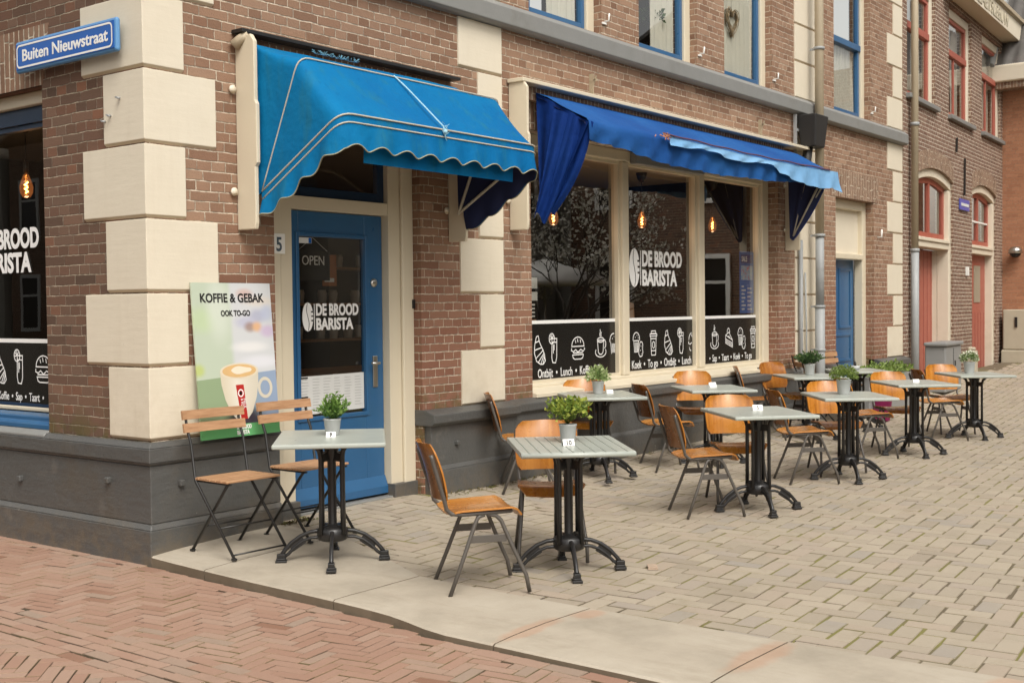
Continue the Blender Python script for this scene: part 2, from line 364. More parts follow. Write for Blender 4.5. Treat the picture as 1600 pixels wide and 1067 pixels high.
# ------------------------------------------------------------------ mesh helper
class MB:
    def __init__(s): s.v = []; s.f = []; s.sm = []; s.tone = []; s.uv = {}
    def face(s, idx, sm=False, tone=0.5): s.f.append(tuple(idx)); s.sm.append(sm); s.tone.append(tone)
    def vert(s, p): s.v.append(tuple(p)); return len(s.v) - 1
    def quad(s, a, b, c, d, tone=.5, sm=False):
        i = len(s.v); s.v += [tuple(a), tuple(b), tuple(c), tuple(d)]; s.face((i, i + 1, i + 2, i + 3), sm, tone)
    def poly(s, pts, tone=.5):
        i = len(s.v); s.v += [tuple(p) for p in pts]; s.face(range(i, i + len(pts)), False, tone)
    def box(s, x0, x1, y0, y1, z0, z1, T=None, tone=.5):
        P = [(x0, y0, z0), (x1, y0, z0), (x1, y1, z0), (x0, y1, z0), (x0, y0, z1), (x1, y0, z1), (x1, y1, z1), (x0, y1, z1)]
        if T: P = [T(Vector(p)) for p in P]
        i = len(s.v); s.v += [tuple(p) for p in P]
        for q in ((0, 3, 2, 1), (4, 5, 6, 7), (0, 1, 5, 4), (1, 2, 6, 5), (2, 3, 7, 6), (3, 0, 4, 7)): s.face([i + k for k in q], False, tone)
        return s
    def bar(s, a, b, w, h, upv=(0, 0, 1)):
        a = Vector(a); b = Vector(b); d = (b - a); L = d.length; d.normalize()
        x = d.cross(Vector(upv))
        if x.length < 1e-4: x = d.cross(Vector((1, 0, 0)))
        x.normalize(); y = x.cross(d)
        return s.box(0, L, -w / 2, w / 2, -h / 2, h / 2, lambda p: a + d * p.x + x * p.y + y * p.z)
    def prism(s, pts, vec):
        pts = [Vector(p) for p in pts]; vec = Vector(vec); n = len(pts); i = len(s.v)
        s.v += [tuple(p) for p in pts] + [tuple(p + vec) for p in pts]
        s.face([i + k for k in range(n)][::-1]); s.face([i + n + k for k in range(n)])
        for k in range(n): s.face((i + k, i + (k + 1) % n, i + n + (k + 1) % n, i + n + k))
        return s
    def tube(s, pts, r, n=8, closed=False, cap=True):
        pts = [Vector(p) for p in pts]; m = len(pts); rings = []
        rr = r if isinstance(r, (list, tuple)) else [r] * m
        prev = None
        for k, p in enumerate(pts):
            if closed: t = (pts[(k + 1) % m] - pts[k - 1])
            else: t = pts[min(k + 1, m - 1)] - pts[max(k - 1, 0)]
            t.normalize()
            if prev is None:
                x = t.cross(Vector((0, 0, 1)))
                if x.length < .05: x = t.cross(Vector((1, 0, 0)))
            else: x = prev - t * prev.dot(t)
            x.normalize(); prev = x; y = t.cross(x)
            i = len(s.v)
            for j in range(n):
                a = 2 * math.pi * j / n; s.v.append(tuple(p + (x * math.cos(a) + y * math.sin(a)) * rr[k]))
            rings.append(i)
        for k in range(m if closed else m - 1):
            a = rings[k]; b = rings[(k + 1) % m]
            for j in range(n): s.face((a + j, a + (j + 1) % n, b + (j + 1) % n, b + j), True)
        if cap and not closed:
            s.face([rings[0] + j for j in range(n)][::-1]); s.face([rings[-1] + j for j in range(n)])
        return s
    def lathe(s, prof, n=20, c=(0, 0, 0)):
        rings = []
        for (r, z) in prof:
            i = len(s.v)
            for j in range(n):
                a = 2 * math.pi * j / n; s.v.append((c[0] + r * math.cos(a), c[1] + r * math.sin(a), c[2] + z))
            rings.append(i)
        for k in range(len(prof) - 1):
            a, b = rings[k], rings[k + 1]
            for j in range(n): s.face((a + j, a + (j + 1) % n, b + (j + 1) % n, b + j), True)
        s.face([rings[0] + j for j in range(n)][::-1]); s.face([rings[-1] + j for j in range(n)])
        return s
    def grid(s, P, sm=True, uvs=None, flip=False):
        i = len(s.v); nu = len(P); nv = len(P[0])
        for a in range(nu):
            for b in range(nv): s.v.append(tuple(P[a][b]))
        for a in range(nu - 1):
            for b in range(nv - 1):
                q = (i + a * nv + b, i + (a + 1) * nv + b, i + (a + 1) * nv + b + 1, i + a * nv + b + 1)
                s.face(q[::-1] if flip else q, sm)
                if uvs: s.uv[len(s.f) - 1] = [uvs[(k - i) // nv][(k - i) % nv] for k in (q[::-1] if flip else q)]
        return s
    def sheet(s, P, t, uvs=None):
        """thick curved sheet from a grid of points, thickness t along averaged normal"""
        nu, nv = len(P), len(P[0]); P = [[Vector(p) for p in r] for r in P]; Q = []
        for a in range(nu):
            row = []
            for b in range(nv):
                du = P[min(a + 1, nu - 1)][b] - P[max(a - 1, 0)][b]; dv = P[a][min(b + 1, nv - 1)] - P[a][max(b - 1, 0)]
                nn = du.cross(dv); nn.normalize(); row.append(P[a][b] - nn * t)
            Q.append(row)
        s.grid(P, True, uvs); s.grid(Q, True, uvs, flip=True)
        rim = [(a, 0) for a in range(nu)] + [(nu - 1, b) for b in range(1, nv)] + [(a, nv - 1) for a in range(nu - 2, -1, -1)] + [(0, b) for b in range(nv - 2, 0, -1)]
        for k in range(len(rim)):
            a, b = rim[k], rim[(k + 1) % len(rim)]
            s.quad(P[a[0]][a[1]], Q[a[0]][a[1]], Q[b[0]][b[1]], P[b[0]][b[1]])
        return s
    def pieces(s, name, mat, parent=None, margin=.012, **kw):
        """one object per separate piece (islands whose boxes touch count as one piece)"""
        par = list(range(len(s.v)))
        def find(a):
            while par[a] != a: par[a] = par[par[a]]; a = par[a]
            return a
        for f in s.f:
            for k in f[1:]: par[find(k)] = find(f[0])
        bb = {}
        for f in s.f:
            r = find(f[0]); b = bb.setdefault(r, [1e9] * 3 + [-1e9] * 3)
            for k in f:
                for c in range(3): b[c] = min(b[c], s.v[k][c]); b[3 + c] = max(b[3 + c], s.v[k][c])
        rs = list(bb); grp = {r: r for r in rs}
        def gf(a):
            while grp[a] != a: a = grp[a]
            return a
        for i, a in enumerate(rs):
            for b in rs[i + 1:]:
                A, B = bb[a], bb[b]
                if all(A[c] - margin <= B[3 + c] and B[c] - margin <= A[3 + c] for c in range(3)): grp[gf(b)] = gf(a)
        out = []
        for g in sorted(set(gf(r) for r in rs)):
            q = MB(); mp = {}
            for fi, f in enumerate(s.f):
                if gf(find(f[0])) != g: continue
                for k in f:
                    if k not in mp: mp[k] = q.vert(s.v[k])
                q.face([mp[k] for k in f], s.sm[fi], s.tone[fi])
            out.append(q.build(name, mat, parent, **kw))
        return out
    def build(s, name, mat, parent=None, bevel=0, seg=2, weld=True, tones=False, smooth=False):
        me = bpy.data.meshes.new(name); me.from_pydata(s.v, [], s.f); me.materials.append(mat)
        for p, q in zip(me.polygons, s.sm): p.use_smooth = q or smooth
        if s.uv:
            ul = me.uv_layers.new(name="UVMap")
            for p in me.polygons:
                if p.index in s.uv:
                    for li, uvc in zip(p.loop_indices, s.uv[p.index]): ul.data[li].uv = uvc
        if tones:
            at = me.attributes.new("tone", 'FLOAT', 'FACE')
            at.data.foreach_set("value", s.tone)
        o = bpy.data.objects.new(name, me); COL.objects.link(o)
        if parent is not None: o.parent = parent
        if bevel:
            b = o.modifiers.new("bevel", 'BEVEL'); b.width = bevel; b.segments = seg; b.limit_method = 'ANGLE'; b.angle_limit = R(40)
        return o

def tag(o, label=None, cat=None, group=None, kind=None):
    if label: o['label'] = label
    if cat: o['category'] = cat
    if group: o['group'] = group
    if kind: o['kind'] = kind
    return o
def empty(name, loc=(0, 0, 0), rz=0, label=None, cat=None, group=None):
    o = bpy.data.objects.new(name, None); COL.objects.link(o); o.location = loc; o.rotation_euler = (0, 0, rz)
    o.empty_display_size = .1
    return tag(o, label, cat, group)
def copy_tree(o, parent=None):
    c = o.copy(); COL.objects.link(c)
    if parent is not None: c.parent = parent
    for ch in list(o.children): copy_tree(ch, c)
    return c

def text(s, size, mat, parent, T, name='lettering', xs=1.0, bold=0.0, depth=.0008, align='LEFT', spacing=1.0):
    """text in the local x (along) / y (up) plane, mapped to 3D by T(Vector)"""
    cu = bpy.data.curves.new(name, 'FONT'); cu.body = s; cu.size = size; cu.offset = bold; cu.extrude = depth
    cu.align_x = align; cu.space_character = spacing; cu.resolution_u = 4
    ob = bpy.data.objects.new(name, cu); COL.objects.link(ob)
    dg = bpy.context.evaluated_depsgraph_get(); me = bpy.data.meshes.new_from_object(ob.evaluated_get(dg))
    bpy.data.objects.remove(ob)
    for v in me.vertices:
        p = T(Vector((v.co.x * xs, v.co.y, v.co.z))); v.co = p
    me.materials.clear(); me.materials.append(mat); me.name = name
    o = bpy.data.objects.new(name, me); COL.objects.link(o)
    if parent is not None: o.parent = parent
    return o
def textwidth(s, size, xs, bold=0, spacing=1.0):
    cu = bpy.data.curves.new('t', 'FONT'); cu.body = s; cu.size = size; cu.space_character = spacing
    ob = bpy.data.objects.new('t', cu); COL.objects.link(ob); bpy.context.view_layer.update()
    wd = ob.dimensions.x * xs; bpy.data.objects.remove(ob); return wd
def fit_text(s, width, height, mat, parent, T, name='lettering', bold=0.0, align_left=True):
    """fit to width and cap height"""
    size = height / .70; wd = textwidth(s, size, 1.0); xs = width / wd
    return text(s, size, mat, parent, T, name, xs=xs, bold=bold)

# ------------------------------------------------------------------ ground heights
def lerp(xs, ys, x):
    if x <= xs[0]: return ys[0]
    for a in range(len(xs) - 1):
        if x <= xs[a + 1]:
            t = (x - xs[a]) / (xs[a + 1] - xs[a]); return ys[a] + (ys[a + 1] - ys[a]) * t
    return ys[-1]
def gz(x, y):
    zw = lerp([0, .6, 2.3, 3.2, 6, 9, 12, 14, 18, 21], [0, .03, .045, .03, .05, .09, .11, .14, .27, .33], x)
    zf = lerp([-.3, .4, 1.2, 4, 6, 8, 10, 12, 14, 18, 21], [-.012, -.025, -.045, -.043, -.05, -.06, -.075, -.06, -.01, .15, .22], x)
    if y > 0: return zw
    t = -y / lerp([1.4, 3.2], [2.2, .62], x)
    if t < 1: return zw + (zf - zw) * t
    return zf - max(0, -y - 2.2) * .0082
def road_z(x, y):
    base = -.064
    k = lerp([-4.5, -3, -2.5, -2.2, -1.8], [-.075, -.062, -.062, -.066, -.066], y)
    return k

# ------------------------------------------------------------------ setting: ground, pavement, kerb, road
g = MB(); g.quad((-400, -400, -.16), (400, -400, -.16), (400, 400, -.16), (-400, 400, -.16))
tag(g.build('ground', M['roadbed']), kind='structure')

def kerb_x(y): return lerp([-8, -5, -3.86, -2.94, -2.52, -2.33, -2.1, -1.72, -.68, 0], [-.22, -.23, -.24, -.24, -.245, -.205, -.16, -.13, -.085, -.03], y)
def inner_x(y): return lerp([-8, -4.94, -3.88, -2.78, -1.72, -1.35, -.78, 0], [.72, .66, .60, .56, .55, .72, .98, 1.04], y)
def kerb_z(x, y):
    z = gz(x, y)
    dip = lerp([-2.5, -2.22], [1, 0], y)
    return z - dip * lerp([-.3, .1], [.014, 0], x)
joints = [-.02, -.60, -1.72, -2.87, -3.93, -5.05, -6.2, -7.4]
kb = MB()
for a in range(len(joints) - 1):
    y1, y0 = joints[a] - .004, joints[a + 1] + .004
    n = 8; top = []; k0 = .0
    ys = [y1 + (y0 - y1) * i / n for i in range(n + 1)]
    for y in ys:
        xo = kerb_x(y); xi = inner_x(y) - .006
        if abs(y - y0) < 1e-6 and joints[a + 1] > -1.8 and joints[a + 1] < -1.6: pass
        row = []
        for i in range(7):
            t = i / 6; x = xo + (xi - xo) * t; z = kerb_z(x, y) + .003 + .003 * (mnoise.noise((x * 2, y * 2, 3.1)))
            if i == 0: z -= .012
            row.append((x, y, z))
        row.insert(1, (xo + .012, y, kerb_z(xo + .012, y) - .001))
        top.append([(xo, y, -.14)] + row + [(xi, y, -.14)])
    kb.grid(top, False)
    for r in (top[0], top[-1]): kb.poly(r)
tag(kb.build('kerb', M['slab']), kind='structure')

def herring(mb, L, W, gap, ang, org, inside, zf, seed, th=.05, jit=.0025, ch=.003, n=2, tonef=None, tilt=.0035):
    rr = random.Random(seed); ca, sa = math.cos(ang), math.sin(ang)
    def paver(cx, cy, hx, hy):
        wx = org[0] + cx * ca - cy * sa; wy = org[1] + cx * sa + cy * ca
        if not inside(wx, wy): return
        a2 = ang + rr.gauss(0, .015); c2, s2 = math.cos(a2), math.sin(a2)
        dx, dy = rr.gauss(0, jit), rr.gauss(0, jit); dz = rr.gauss(0, .0007); tx, ty = rr.gauss(0, tilt), rr.gauss(0, tilt)
        tone = rr.random() if tonef is None else tonef(rr, wx, wy)
        gx = hx - gap / 2 - abs(rr.gauss(0, .0012 + gap * .12)); gy = hy - gap / 2 - abs(rr.gauss(0, .0012 + gap * .12))
        rings = []
        for (sx, sy, zz) in ((gx, gy, -th), (gx, gy, -ch), (gx - ch, gy - ch, 0)):
            ring = []
            for (qx, qy) in ((-sx, -sy), (sx, -sy), (sx, sy), (-sx, sy)):
                px = wx + dx + qx * c2 - qy * s2; py = wy + dy + qx * s2 + qy * c2
                ring.append(mb.vert((px, py, zf(px, py) + dz + zz + tx * qx + ty * qy)))
            rings.append(ring)
        for k in range(2):
            for j in range(4): mb.face((rings[k][j], rings[k][(j + 1) % 4], rings[k + 1][(j + 1) % 4], rings[k + 1][j]), False, tone)
        mb.face(rings[2], False, tone)
    return paver
def herring_fill(mb, L, W, gap, ang, org, inside, zf, seed, ext, n, **kw):
    pv = herring(mb, L, W, gap, ang, org, inside, zf, seed, n=n, **kw)
    for i in range(-ext, ext):
        for j in range(-ext, ext):
            mm = (i - j) % (2 * n)
            if mm == 0: pv((i + n / 2) * W, (j + .5) * W, L / 2, W / 2)
            if mm == 2 * n - 1: pv((i + .5) * W, (j + n / 2) * W, W / 2, L / 2)
def in_pave(x, y):
    if y > (.16 if 1.04 < x < 2.54 else -.02) or x > 20.4 or y < -7: return False
    if x < inner_x(y) - .07: return False
    # to the right limit of what the square could show
    return y > -6.4 + (x + 4.4) * .20 - 2.2 and x < 20.4
pb = MB()
herring_fill(pb, .23, .115, .0066, R(5), (6, -3), in_pave, lambda a, b: gz(a, b) - .002, 11, 130, 2, ch=.003, jit=.0034)
tag(pb.build('pavement', M['paver'], tones=True), kind='structure')
bedm = MB(); P = []
xs_ = [-.02 + i * .35 for i in range(66)]
for x in xs_:
    P.append([(x, y, gz(x, y) - .0065) for y in [.35, .17, .08, 0, -.08, -.16, -.24, -.32, -.40, -.48, -.54, -.60, -.66, -.72, -.8, -.9, -1, -1.2, -1.4, -1.7, -2, -2.15, -2.25, -2.5, -3, -4, -5, -6, -8, -12]])
bedm.grid(P, True, flip=True)
# keep joints below the kerb slabs
for i, v in enumerate(bedm.v):
    if v[0] < inner_x(v[1]) - .05: bedm.v[i] = (v[0], v[1], v[2] - .06)
tag(bedm.build('pavement_bed', M['bed']), kind='structure')

rb = MB()
def road_edge(y): return kerb_x(y) if y < 0 else -.005
def rtone(rr, x, y):
    t = rr.random()
    if t < .035: return rr.choice((0.0, .0, .98))
    red = mnoise.noise((x * .9 + 3, y * .9, 0))
    return min(1, max(0, .55 + rr.gauss(0, .19) - red * .45))
def zone_a(x, y): return -1.14 < x < road_edge(y) - .025 and -5.5 < y < 4
def zone_c(x, y): return -4.2 < x < -1.375 and -6 < y < 3
herring_fill(rb, .201, .067, .0032, R(9), (-.6, -1), zone_a, road_z, 21, 80, 3, ch=.0025, jit=.0016, tilt=.005, tonef=rtone)
herring_fill(rb, .201, .067, .0036, R(45.5), (-2.5, -1.5), zone_c, road_z, 22, 80, 3, ch=.0025, jit=.0016, tilt=.005, tonef=rtone)
# border row along wall and kerb, and the four straight rows
y = 3.2; k = 0
while y > -6.2:
    yc = y - .1; xe = road_edge(yc); ang = math.atan2(road_edge(yc - .1) - road_edge(yc + .1), -.2)
    pv = herring(rb, .2, .067, .0035, 0, (0, 0), lambda a, b: True, lambda a, b: road_z(a, b) + .003, 500 + k, ch=.0025, tonef=rtone)
    pv(xe - .05, yc, .045, .1); y -= .2; k += 1
for row in range(5):
    y = 2.5 + row * .083
    while y > -6.2:
        pv = herring(rb, .2, .067, .0035, 0, (0, 0), lambda a, b: True, lambda a, b: road_z(a, b) + .003, 900 + k, ch=.0025, tonef=rtone)
        pv(-1.105 - row * .075, y, .036, .1); y -= .2; k += 1
tag(rb.build('road', M['roadbrick'], tones=True), kind='structure')
rbd = MB(); rbd.grid([[(x, y, road_z(x, y) - .008) for y in (-14, -8, -5, -3, -2.5, -2.2, -1.8, 0, 4, 14)] for x in (-14, -5, -2, -.2, .05)], True, flip=True)
tag(rbd.build('road_bed', M['roadbed']), kind='structure')

# ------------------------------------------------------------------ walls with openings
def wall_holes(mb, us, vs, holes, F, depth):
    """F(u, v, d) -> xyz, d measured into the wall; holes = (u0,u1,v0,v1)"""
    U = sorted(set([us[0], us[1]] + [h[0] for h in holes] + [h[1] for h in holes]))
    V = sorted(set([vs[0], vs[1]] + [h[2] for h in holes] + [h[3] for h in holes]))
    for a in range(len(U) - 1):
        for b in range(len(V) - 1):
            cu, cv = (U[a] + U[a + 1]) / 2, (V[b] + V[b + 1]) / 2
            if any(h[0] < cu < h[1] and h[2] < cv < h[3] for h in holes): continue
            mb.quad(F(U[a], V[b], 0), F(U[a + 1], V[b], 0), F(U[a + 1], V[b + 1], 0), F(U[a], V[b + 1], 0))
    for (u0, u1, v0, v1) in holes:
        mb.quad(F(u0, v0, 0), F(u0, v1, 0), F(u0, v1, depth), F(u0, v0, depth))
        mb.quad(F(u1, v0, 0), F(u1, v0, depth), F(u1, v1, depth), F(u1, v1, 0))
        mb.quad(F(u0, v1, 0), F(u1, v1, 0), F(u1, v1, depth), F(u0, v1, depth))
        mb.quad(F(u0, v0, 0), F(u0, v0, depth), F(u1, v0, depth), F(u1, v0, 0))

WY = .015          # brick face; painted quoins stand at 0
house = empty('corner_cafe_building', (0, 0, 0), 0, 'brown brick corner café building with cream quoins and dark grey plinth', 'building')
FR = lambda u, v, d: (u, WY + d, v)
FL = lambda u, v, d: (WY + d, u, v)
DOOR = (1.04, 2.54, -.2, 3.0); SHOP = (4.0, 9.08, .70, 3.06); BDOOR = (10.88, 12.28, -.2, 2.94)
UP = [(4.0, 5.17), (5.85, 7.06), (7.69, 8.93), (10.83, 12.15), (1.2, 2.4)]
wb = MB()
wall_holes(wb, (0.015, 13.5), (-.2, 8.4), [DOOR, SHOP, BDOOR] + [(a, b, 4.09, 6.6) for a, b in UP], FR, .3)
wb.build('wall', M['brick'], house)
wl = MB(); LWIN = (1.135, 3.6, .69, 3.02)
wall_holes(wl, (0.015, 9), (-.2, 8.4), [LWIN, (1.4, 2.6, 4.09, 6.6)], FL, .3)
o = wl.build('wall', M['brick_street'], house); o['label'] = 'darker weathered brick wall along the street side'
# flat brick arches
def strip(name, u0, u1, v0, v1, F, mat, par, pr=.004, splay=.0):
    m = MB(); m.prism([F(u0 - splay * 0, v0, -pr), F(u1, v0, -pr), F(u1 + splay, v1, -pr), F(u0 - splay, v1, -pr)], Vector(F(0, 0, .02)) - Vector(F(0, 0, 0)))
    return m.build(name, mat, par)
strip('lintel', 1.125, 3.7, 3.02, 3.42, FL, M['soldier'], house, splay=.09)
strip('lintel', 3.95, 9.15, 3.06, 3.30, FR, M['soldier'], house, splay=.03)
strip('lintel', 10.72, 12.42, 2.94, 3.30, FR, M['soldier'], house, splay=.07)
strip('lintel', 1.0, 2.6, 3.0, 3.30, FR, M['soldier'], house, splay=.03)

# quoins: every block is undercut along its lower bed joint
def qblock(mb, outer, inner, z0, z1, cut=.026):
    n = len(outer); rings = []
    for (P, z) in ((inner, z0), (outer, z0 + cut), (outer, z1)): rings.append([mb.vert((p[0], p[1], z)) for p in P])
    mb.face(rings[0][::-1]); mb.face(rings[2])
    for k in range(2):
        for j in range(n): mb.face((rings[k][j], rings[k][(j + 1) % n], rings[k + 1][(j + 1) % n], rings[k + 1][j]))
def quoin_col(x0, x1, narrow, side, z0, z1, first_wide, name='quoin', h=.46):
    m = MB(); z = z0; wide = first_wide
    while z < z1 - .02:
        zt = min(z + h, z1)
        a, b = x0, x1
        if not wide:
            if side == 'L': a = x0 + narrow
            if side == 'R': b = x1 - narrow
        o_ = rnd.uniform(-.002, .002)
        qblock(m, [(a, o_), (b, o_), (b, .12), (a, .12)], [(a + .004, .024), (b - .004, .024), (b - .004, .12), (a + .004, .12)], z + .001, zt - .001)
        z = zt; wide = not wide
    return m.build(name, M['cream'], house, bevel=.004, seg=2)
m = MB(); z = .69; wideR = True
while z < 8.3:
    wr, wl_ = (.55, .42) if wideR else (.305, .655)
    zt = min(z + .46, 8.38)
    if z < 4.0 < zt: pass
    qblock(m, [(0, 0), (wr, 0), (wr, .1), (.1, .1), (.1, wl_), (0, wl_)], [(.024, .024), (wr - .004, .024), (wr - .004, .1), (.1, .1), (.1, wl_ - .004), (.024, wl_ - .004)], z + .001, zt - .001)
    z = zt; wideR = not wideR
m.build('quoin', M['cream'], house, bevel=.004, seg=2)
for (a, b, nr, sd_) in ((3.015, 3.585, .25, 'L'), (9.56, 10.38, .2, 'R'), (12.81, 13.43, .24, 'L')):
    quoin_col(a, b, nr, sd_, .69, 3.865, True)
    quoin_col(a, b, nr, sd_, 4.07, 8.3, True)
# string course
m = MB()
m.prism([(-.07, WY + .05, 3.865), (-.07, -.07, 3.875), (-.085, -.085, 3.91), (-.085, -.085, 4.02), (-.03, -.03, 4.075), (-.03, WY + .05, 4.075)], (0, 0, 0)) if 0 else None
def profile_run(mb, prof, x0, x1):
    """profile (y,z) swept along x"""
    mb.prism([(x0, p[0], p[1]) for p in prof], (x1 - x0, 0, 0))
BP = [(.08, 3.868), (-.055, 3.868), (-.085, 3.885), (-.085, 4.02), (-.02, 4.075), (.08, 4.075)]
profile_run(m, BP, -.085, 13.46)
m.prism([(p[0], -.0, p[1]) for p in BP], (0, 9, 0))
m.build('string_course', M['band'], house, bevel=.006)
# plinth
pl = MB()
def plinth_run(x0, x1, ledge_z, zb):
    pl.box(x0, x1, -.055, .1, zb - .1, ledge_z - .10)
    pl.prism([(x0, .1, zb + .17), (x0, -.085, zb + .17), (x0, -.0562, zb + .215), (x0, .1, zb + .215)], (x1 - x0, 0, 0)) if 0 else None
    pl.box(x0 - .001, x1 + .001, -.082, .1, zb - .12, zb + .19)
    pl.prism([(x0, .1, zb + .191), (x0, -.080, zb + .191), (x0, -.056, zb + .225), (x0, .1, zb + .225)], (x1 - x0, 0, 0))
LED = [(.1, .575), (-.085, .575), (-.115, .60), (-.115, .665), (-.02, .70), (.1, .70)]
def ledge_run(x0, x1, dz=0, pr=0):
    pl.prism([(x0, p[0] - (pr if p[0] < 0 else 0), p[1] + dz) for p in LED], (x1 - x0, 0, 0))
plinth_run(2.56, 3.66, .70, .03); ledge_run(2.53, 3.66)
plinth_run(3.66, 9.53, .70, .055); ledge_run(3.66, 9.54, .005, -.025)
plinth_run(10.32, 10.88, .70, .09); ledge_run(10.32, 10.88)
plinth_run(12.28, 13.45, .70, .10); ledge_run(12.28, 13.47)
o = pl.build('plinth', M['grey'], house, bevel=.007)
def Lrun(mb, off, x1, y1, z0, z1, off2=None):
    o2 = off if off2 is None else off2
    lo = [(-off, -off * 1.0), (x1, -off), (x1, .1), (.1, .1), (.1, y1), (-off, y1)]; hi = [(-o2, -o2), (x1, -o2), (x1, .1), (.1, .1), (.1, y1), (-o2, y1)]
    r0 = [mb.vert((p[0], p[1], z0)) for p in lo]; r1 = [mb.vert((p[0], p[1], z1)) for p in hi]
    mb.face(r0[::-1]); mb.face(r1)
    for j in range(6): mb.face((r0[j], r0[(j + 1) % 6], r1[(j + 1) % 6], r1[j]))
pl = MB()
Lrun(pl, .036, 1.04, 9, -.25, .150); Lrun(pl, .036, 1.04, 9, .151, .185, .012); Lrun(pl, .010, 1.04, 9, .186, .545)
Lrun(pl, .012, 1.045, 9, .546, .565, .034); Lrun(pl, .034, 1.045, 9, .566, .655); Lrun(pl, .034, 1.045, 9, .656, .69, .004)
o = pl.build('plinth', M['grey'], house, bevel=.006)
o['label'] = 'scuffed grey plinth wrapping the corner'
# iron anchors and screws in the plinth and quoins
an = MB()
for (x, z) in ((2.86, .42), (3.4, .50)): an.lathe([(.0001, 0), (.022, 0), (.026, .012), (.018, .03), (.0001, .03)], 8, (0, 0, 0)) if 0 else an.box(x - .02, x + .02, -.085, -.05, z - .018, z + .018)
an.pieces('wall_anchor', M['grey'], house, bevel=.008)
an = MB()
for (y_, z) in ((.42, .43), (1.45, .36)): an.box(-.04, .0, y_ - .02, y_ + .02, z - .02, z + .02)
an.box(.19, .23, -.04, .0, .40, .44)
an.pieces('wall_anchor', M['grey'], house, bevel=.008)
sc = MB()
for (y_, z) in ((.23, 3.28), (.24, 3.13), (.24, 2.83), (.34, 2.73), (.40, 2.70)):
    sc.tube([(.004, y_, z), (-.025, y_, z)], .007, 8); sc.tube([(-.02, y_ + .02, z + .006), (-.02, y_ - .018, z - .006)], .005, 6)
sc.pieces('screw', M['zincpipe'], house)

# --------------------------------------------------------------- shutter hooks on the upper floor
hk = MB()
for x in (5.22, 7.12, 8.99, 12.21):
    z = 4.22
    hk.tube([(x, WY, z), (x, -.035, z), (x, -.04, z + .07)], .008, 6); hk.box(x - .05, x + .012, -.005, .012, z - .03, z - .012)
hk.tube([(12.42, WY, 2.45), (12.42, -.05, 2.45), (12.42, -.05, 2.56)], .012, 6)
hk.pieces('shutter_hook', M['white'], house)
br = MB()
for x in (4.95, 8.55):
    br.bar((x, .01, 3.62), (x, -.07, 3.62), .02, .02); br.bar((x, -.005, 3.48), (x, -.005, 3.68), .05, .012); br.bar((x, -.06, 3.66), (x, -.005, 3.52), .02, .012)
br.pieces('bracket', M['pipe'], house)

# --------------------------------------------------------------- frames
def frame_rect(mb, u0, u1, v0, v1, wd, d0, d1, F, bot=None, topw=None):
    """rectangular frame from four bars, butt-jointed; d0..d1 depth range"""
    bw = wd if bot is None else bot; tw = wd if topw is None else topw
    def bx(a, b, c, d): 
        P = [F(a, c, d0), F(b, c, d0), F(b, d, d0), F(a, d, d0)]; mb.prism(P, Vector(F(0, 0, d1)) - Vector(F(0, 0, d0)))
    bx(u0, u0 + wd, v0, v1); bx(u1 - wd, u1, v0, v1)
    bx(u0 + wd, u1 - wd, v0, v0 + bw); bx(u0 + wd, u1 - wd, v1 - tw, v1)
def fbox(mb, u0, u1, v0, v1, d0, d1, F):
    mb.prism([F(u0, v0, d0), F(u1, v0, d0), F(u1, v1, d0), F(u0, v1, d0)], Vector(F(0, 0, d1)) - Vector(F(0, 0, d0)))
def pane(u0, u1, v0, v1, d, F, par, mat='glass', name='pane'):
    m = MB(); m.quad(F(u0, v0, d), F(u1, v0, d), F(u1, v1, d), F(u0, v1, d)); return m.build(name, M[mat], par)
F0R = lambda u, v, d: (u, d, v)
F0L = lambda u, v, d: (d, u, v)

# lettering mapped on a facade plane
def TR(x, z, y): return lambda p: Vector((x + p.x, y - p.z, z + p.y))
def TL(y0, z, x): return lambda p: Vector((x - p.z, y0 - p.x, z + p.y))     # left facade reads towards the corner

def ribbon(mb, pts, wd, closed=False, z=0.0):
    """flat mitred ribbon in local (x,y), lifted by z"""
    pts = [Vector((p[0], p[1])) for p in pts]; n = len(pts); L = []; Rr = []
    for k in range(n):
        a = pts[k - 1] if (k > 0 or closed) else None; b = pts[(k + 1) % n] if (k < n - 1 or closed) else None
        t1 = (pts[k] - a).normalized() if a is not None else None; t2 = (b - pts[k]).normalized() if b is not None else None
        t = (t1 + t2) if (t1 is not None and t2 is not None) else (t1 or t2)
        if t.length < 1e-6: t = t1
        t.normalize(); nn = Vector((-t.y, t.x)); s_ = 1.0
        if t1 is not None and t2 is not None:
            c = max(.5, nn.dot(Vector((-t1.y, t1.x)))); s_ = 1 / c
        L.append(pts[k] + nn * wd / 2 * s_); Rr.append(pts[k] - nn * wd / 2 * s_)
    for k in range(n if closed else n - 1):
        j = (k + 1) % n
        mb.quad((*Rr[k], z), (*Rr[j], z), (*L[j], z), (*L[k], z))
def arc(cx, cy, rx, ry, a0, a1, n=14): return [(cx + rx * math.cos(R(a0 + (a1 - a0) * i / n)), cy + ry * math.sin(R(a0 + (a1 - a0) * i / n))) for i in range(n + 1)]
def ell(cx, cy, rx, ry, n=18): return arc(cx, cy, rx, ry, 0, 360 * (n - 1) / n, n - 1)
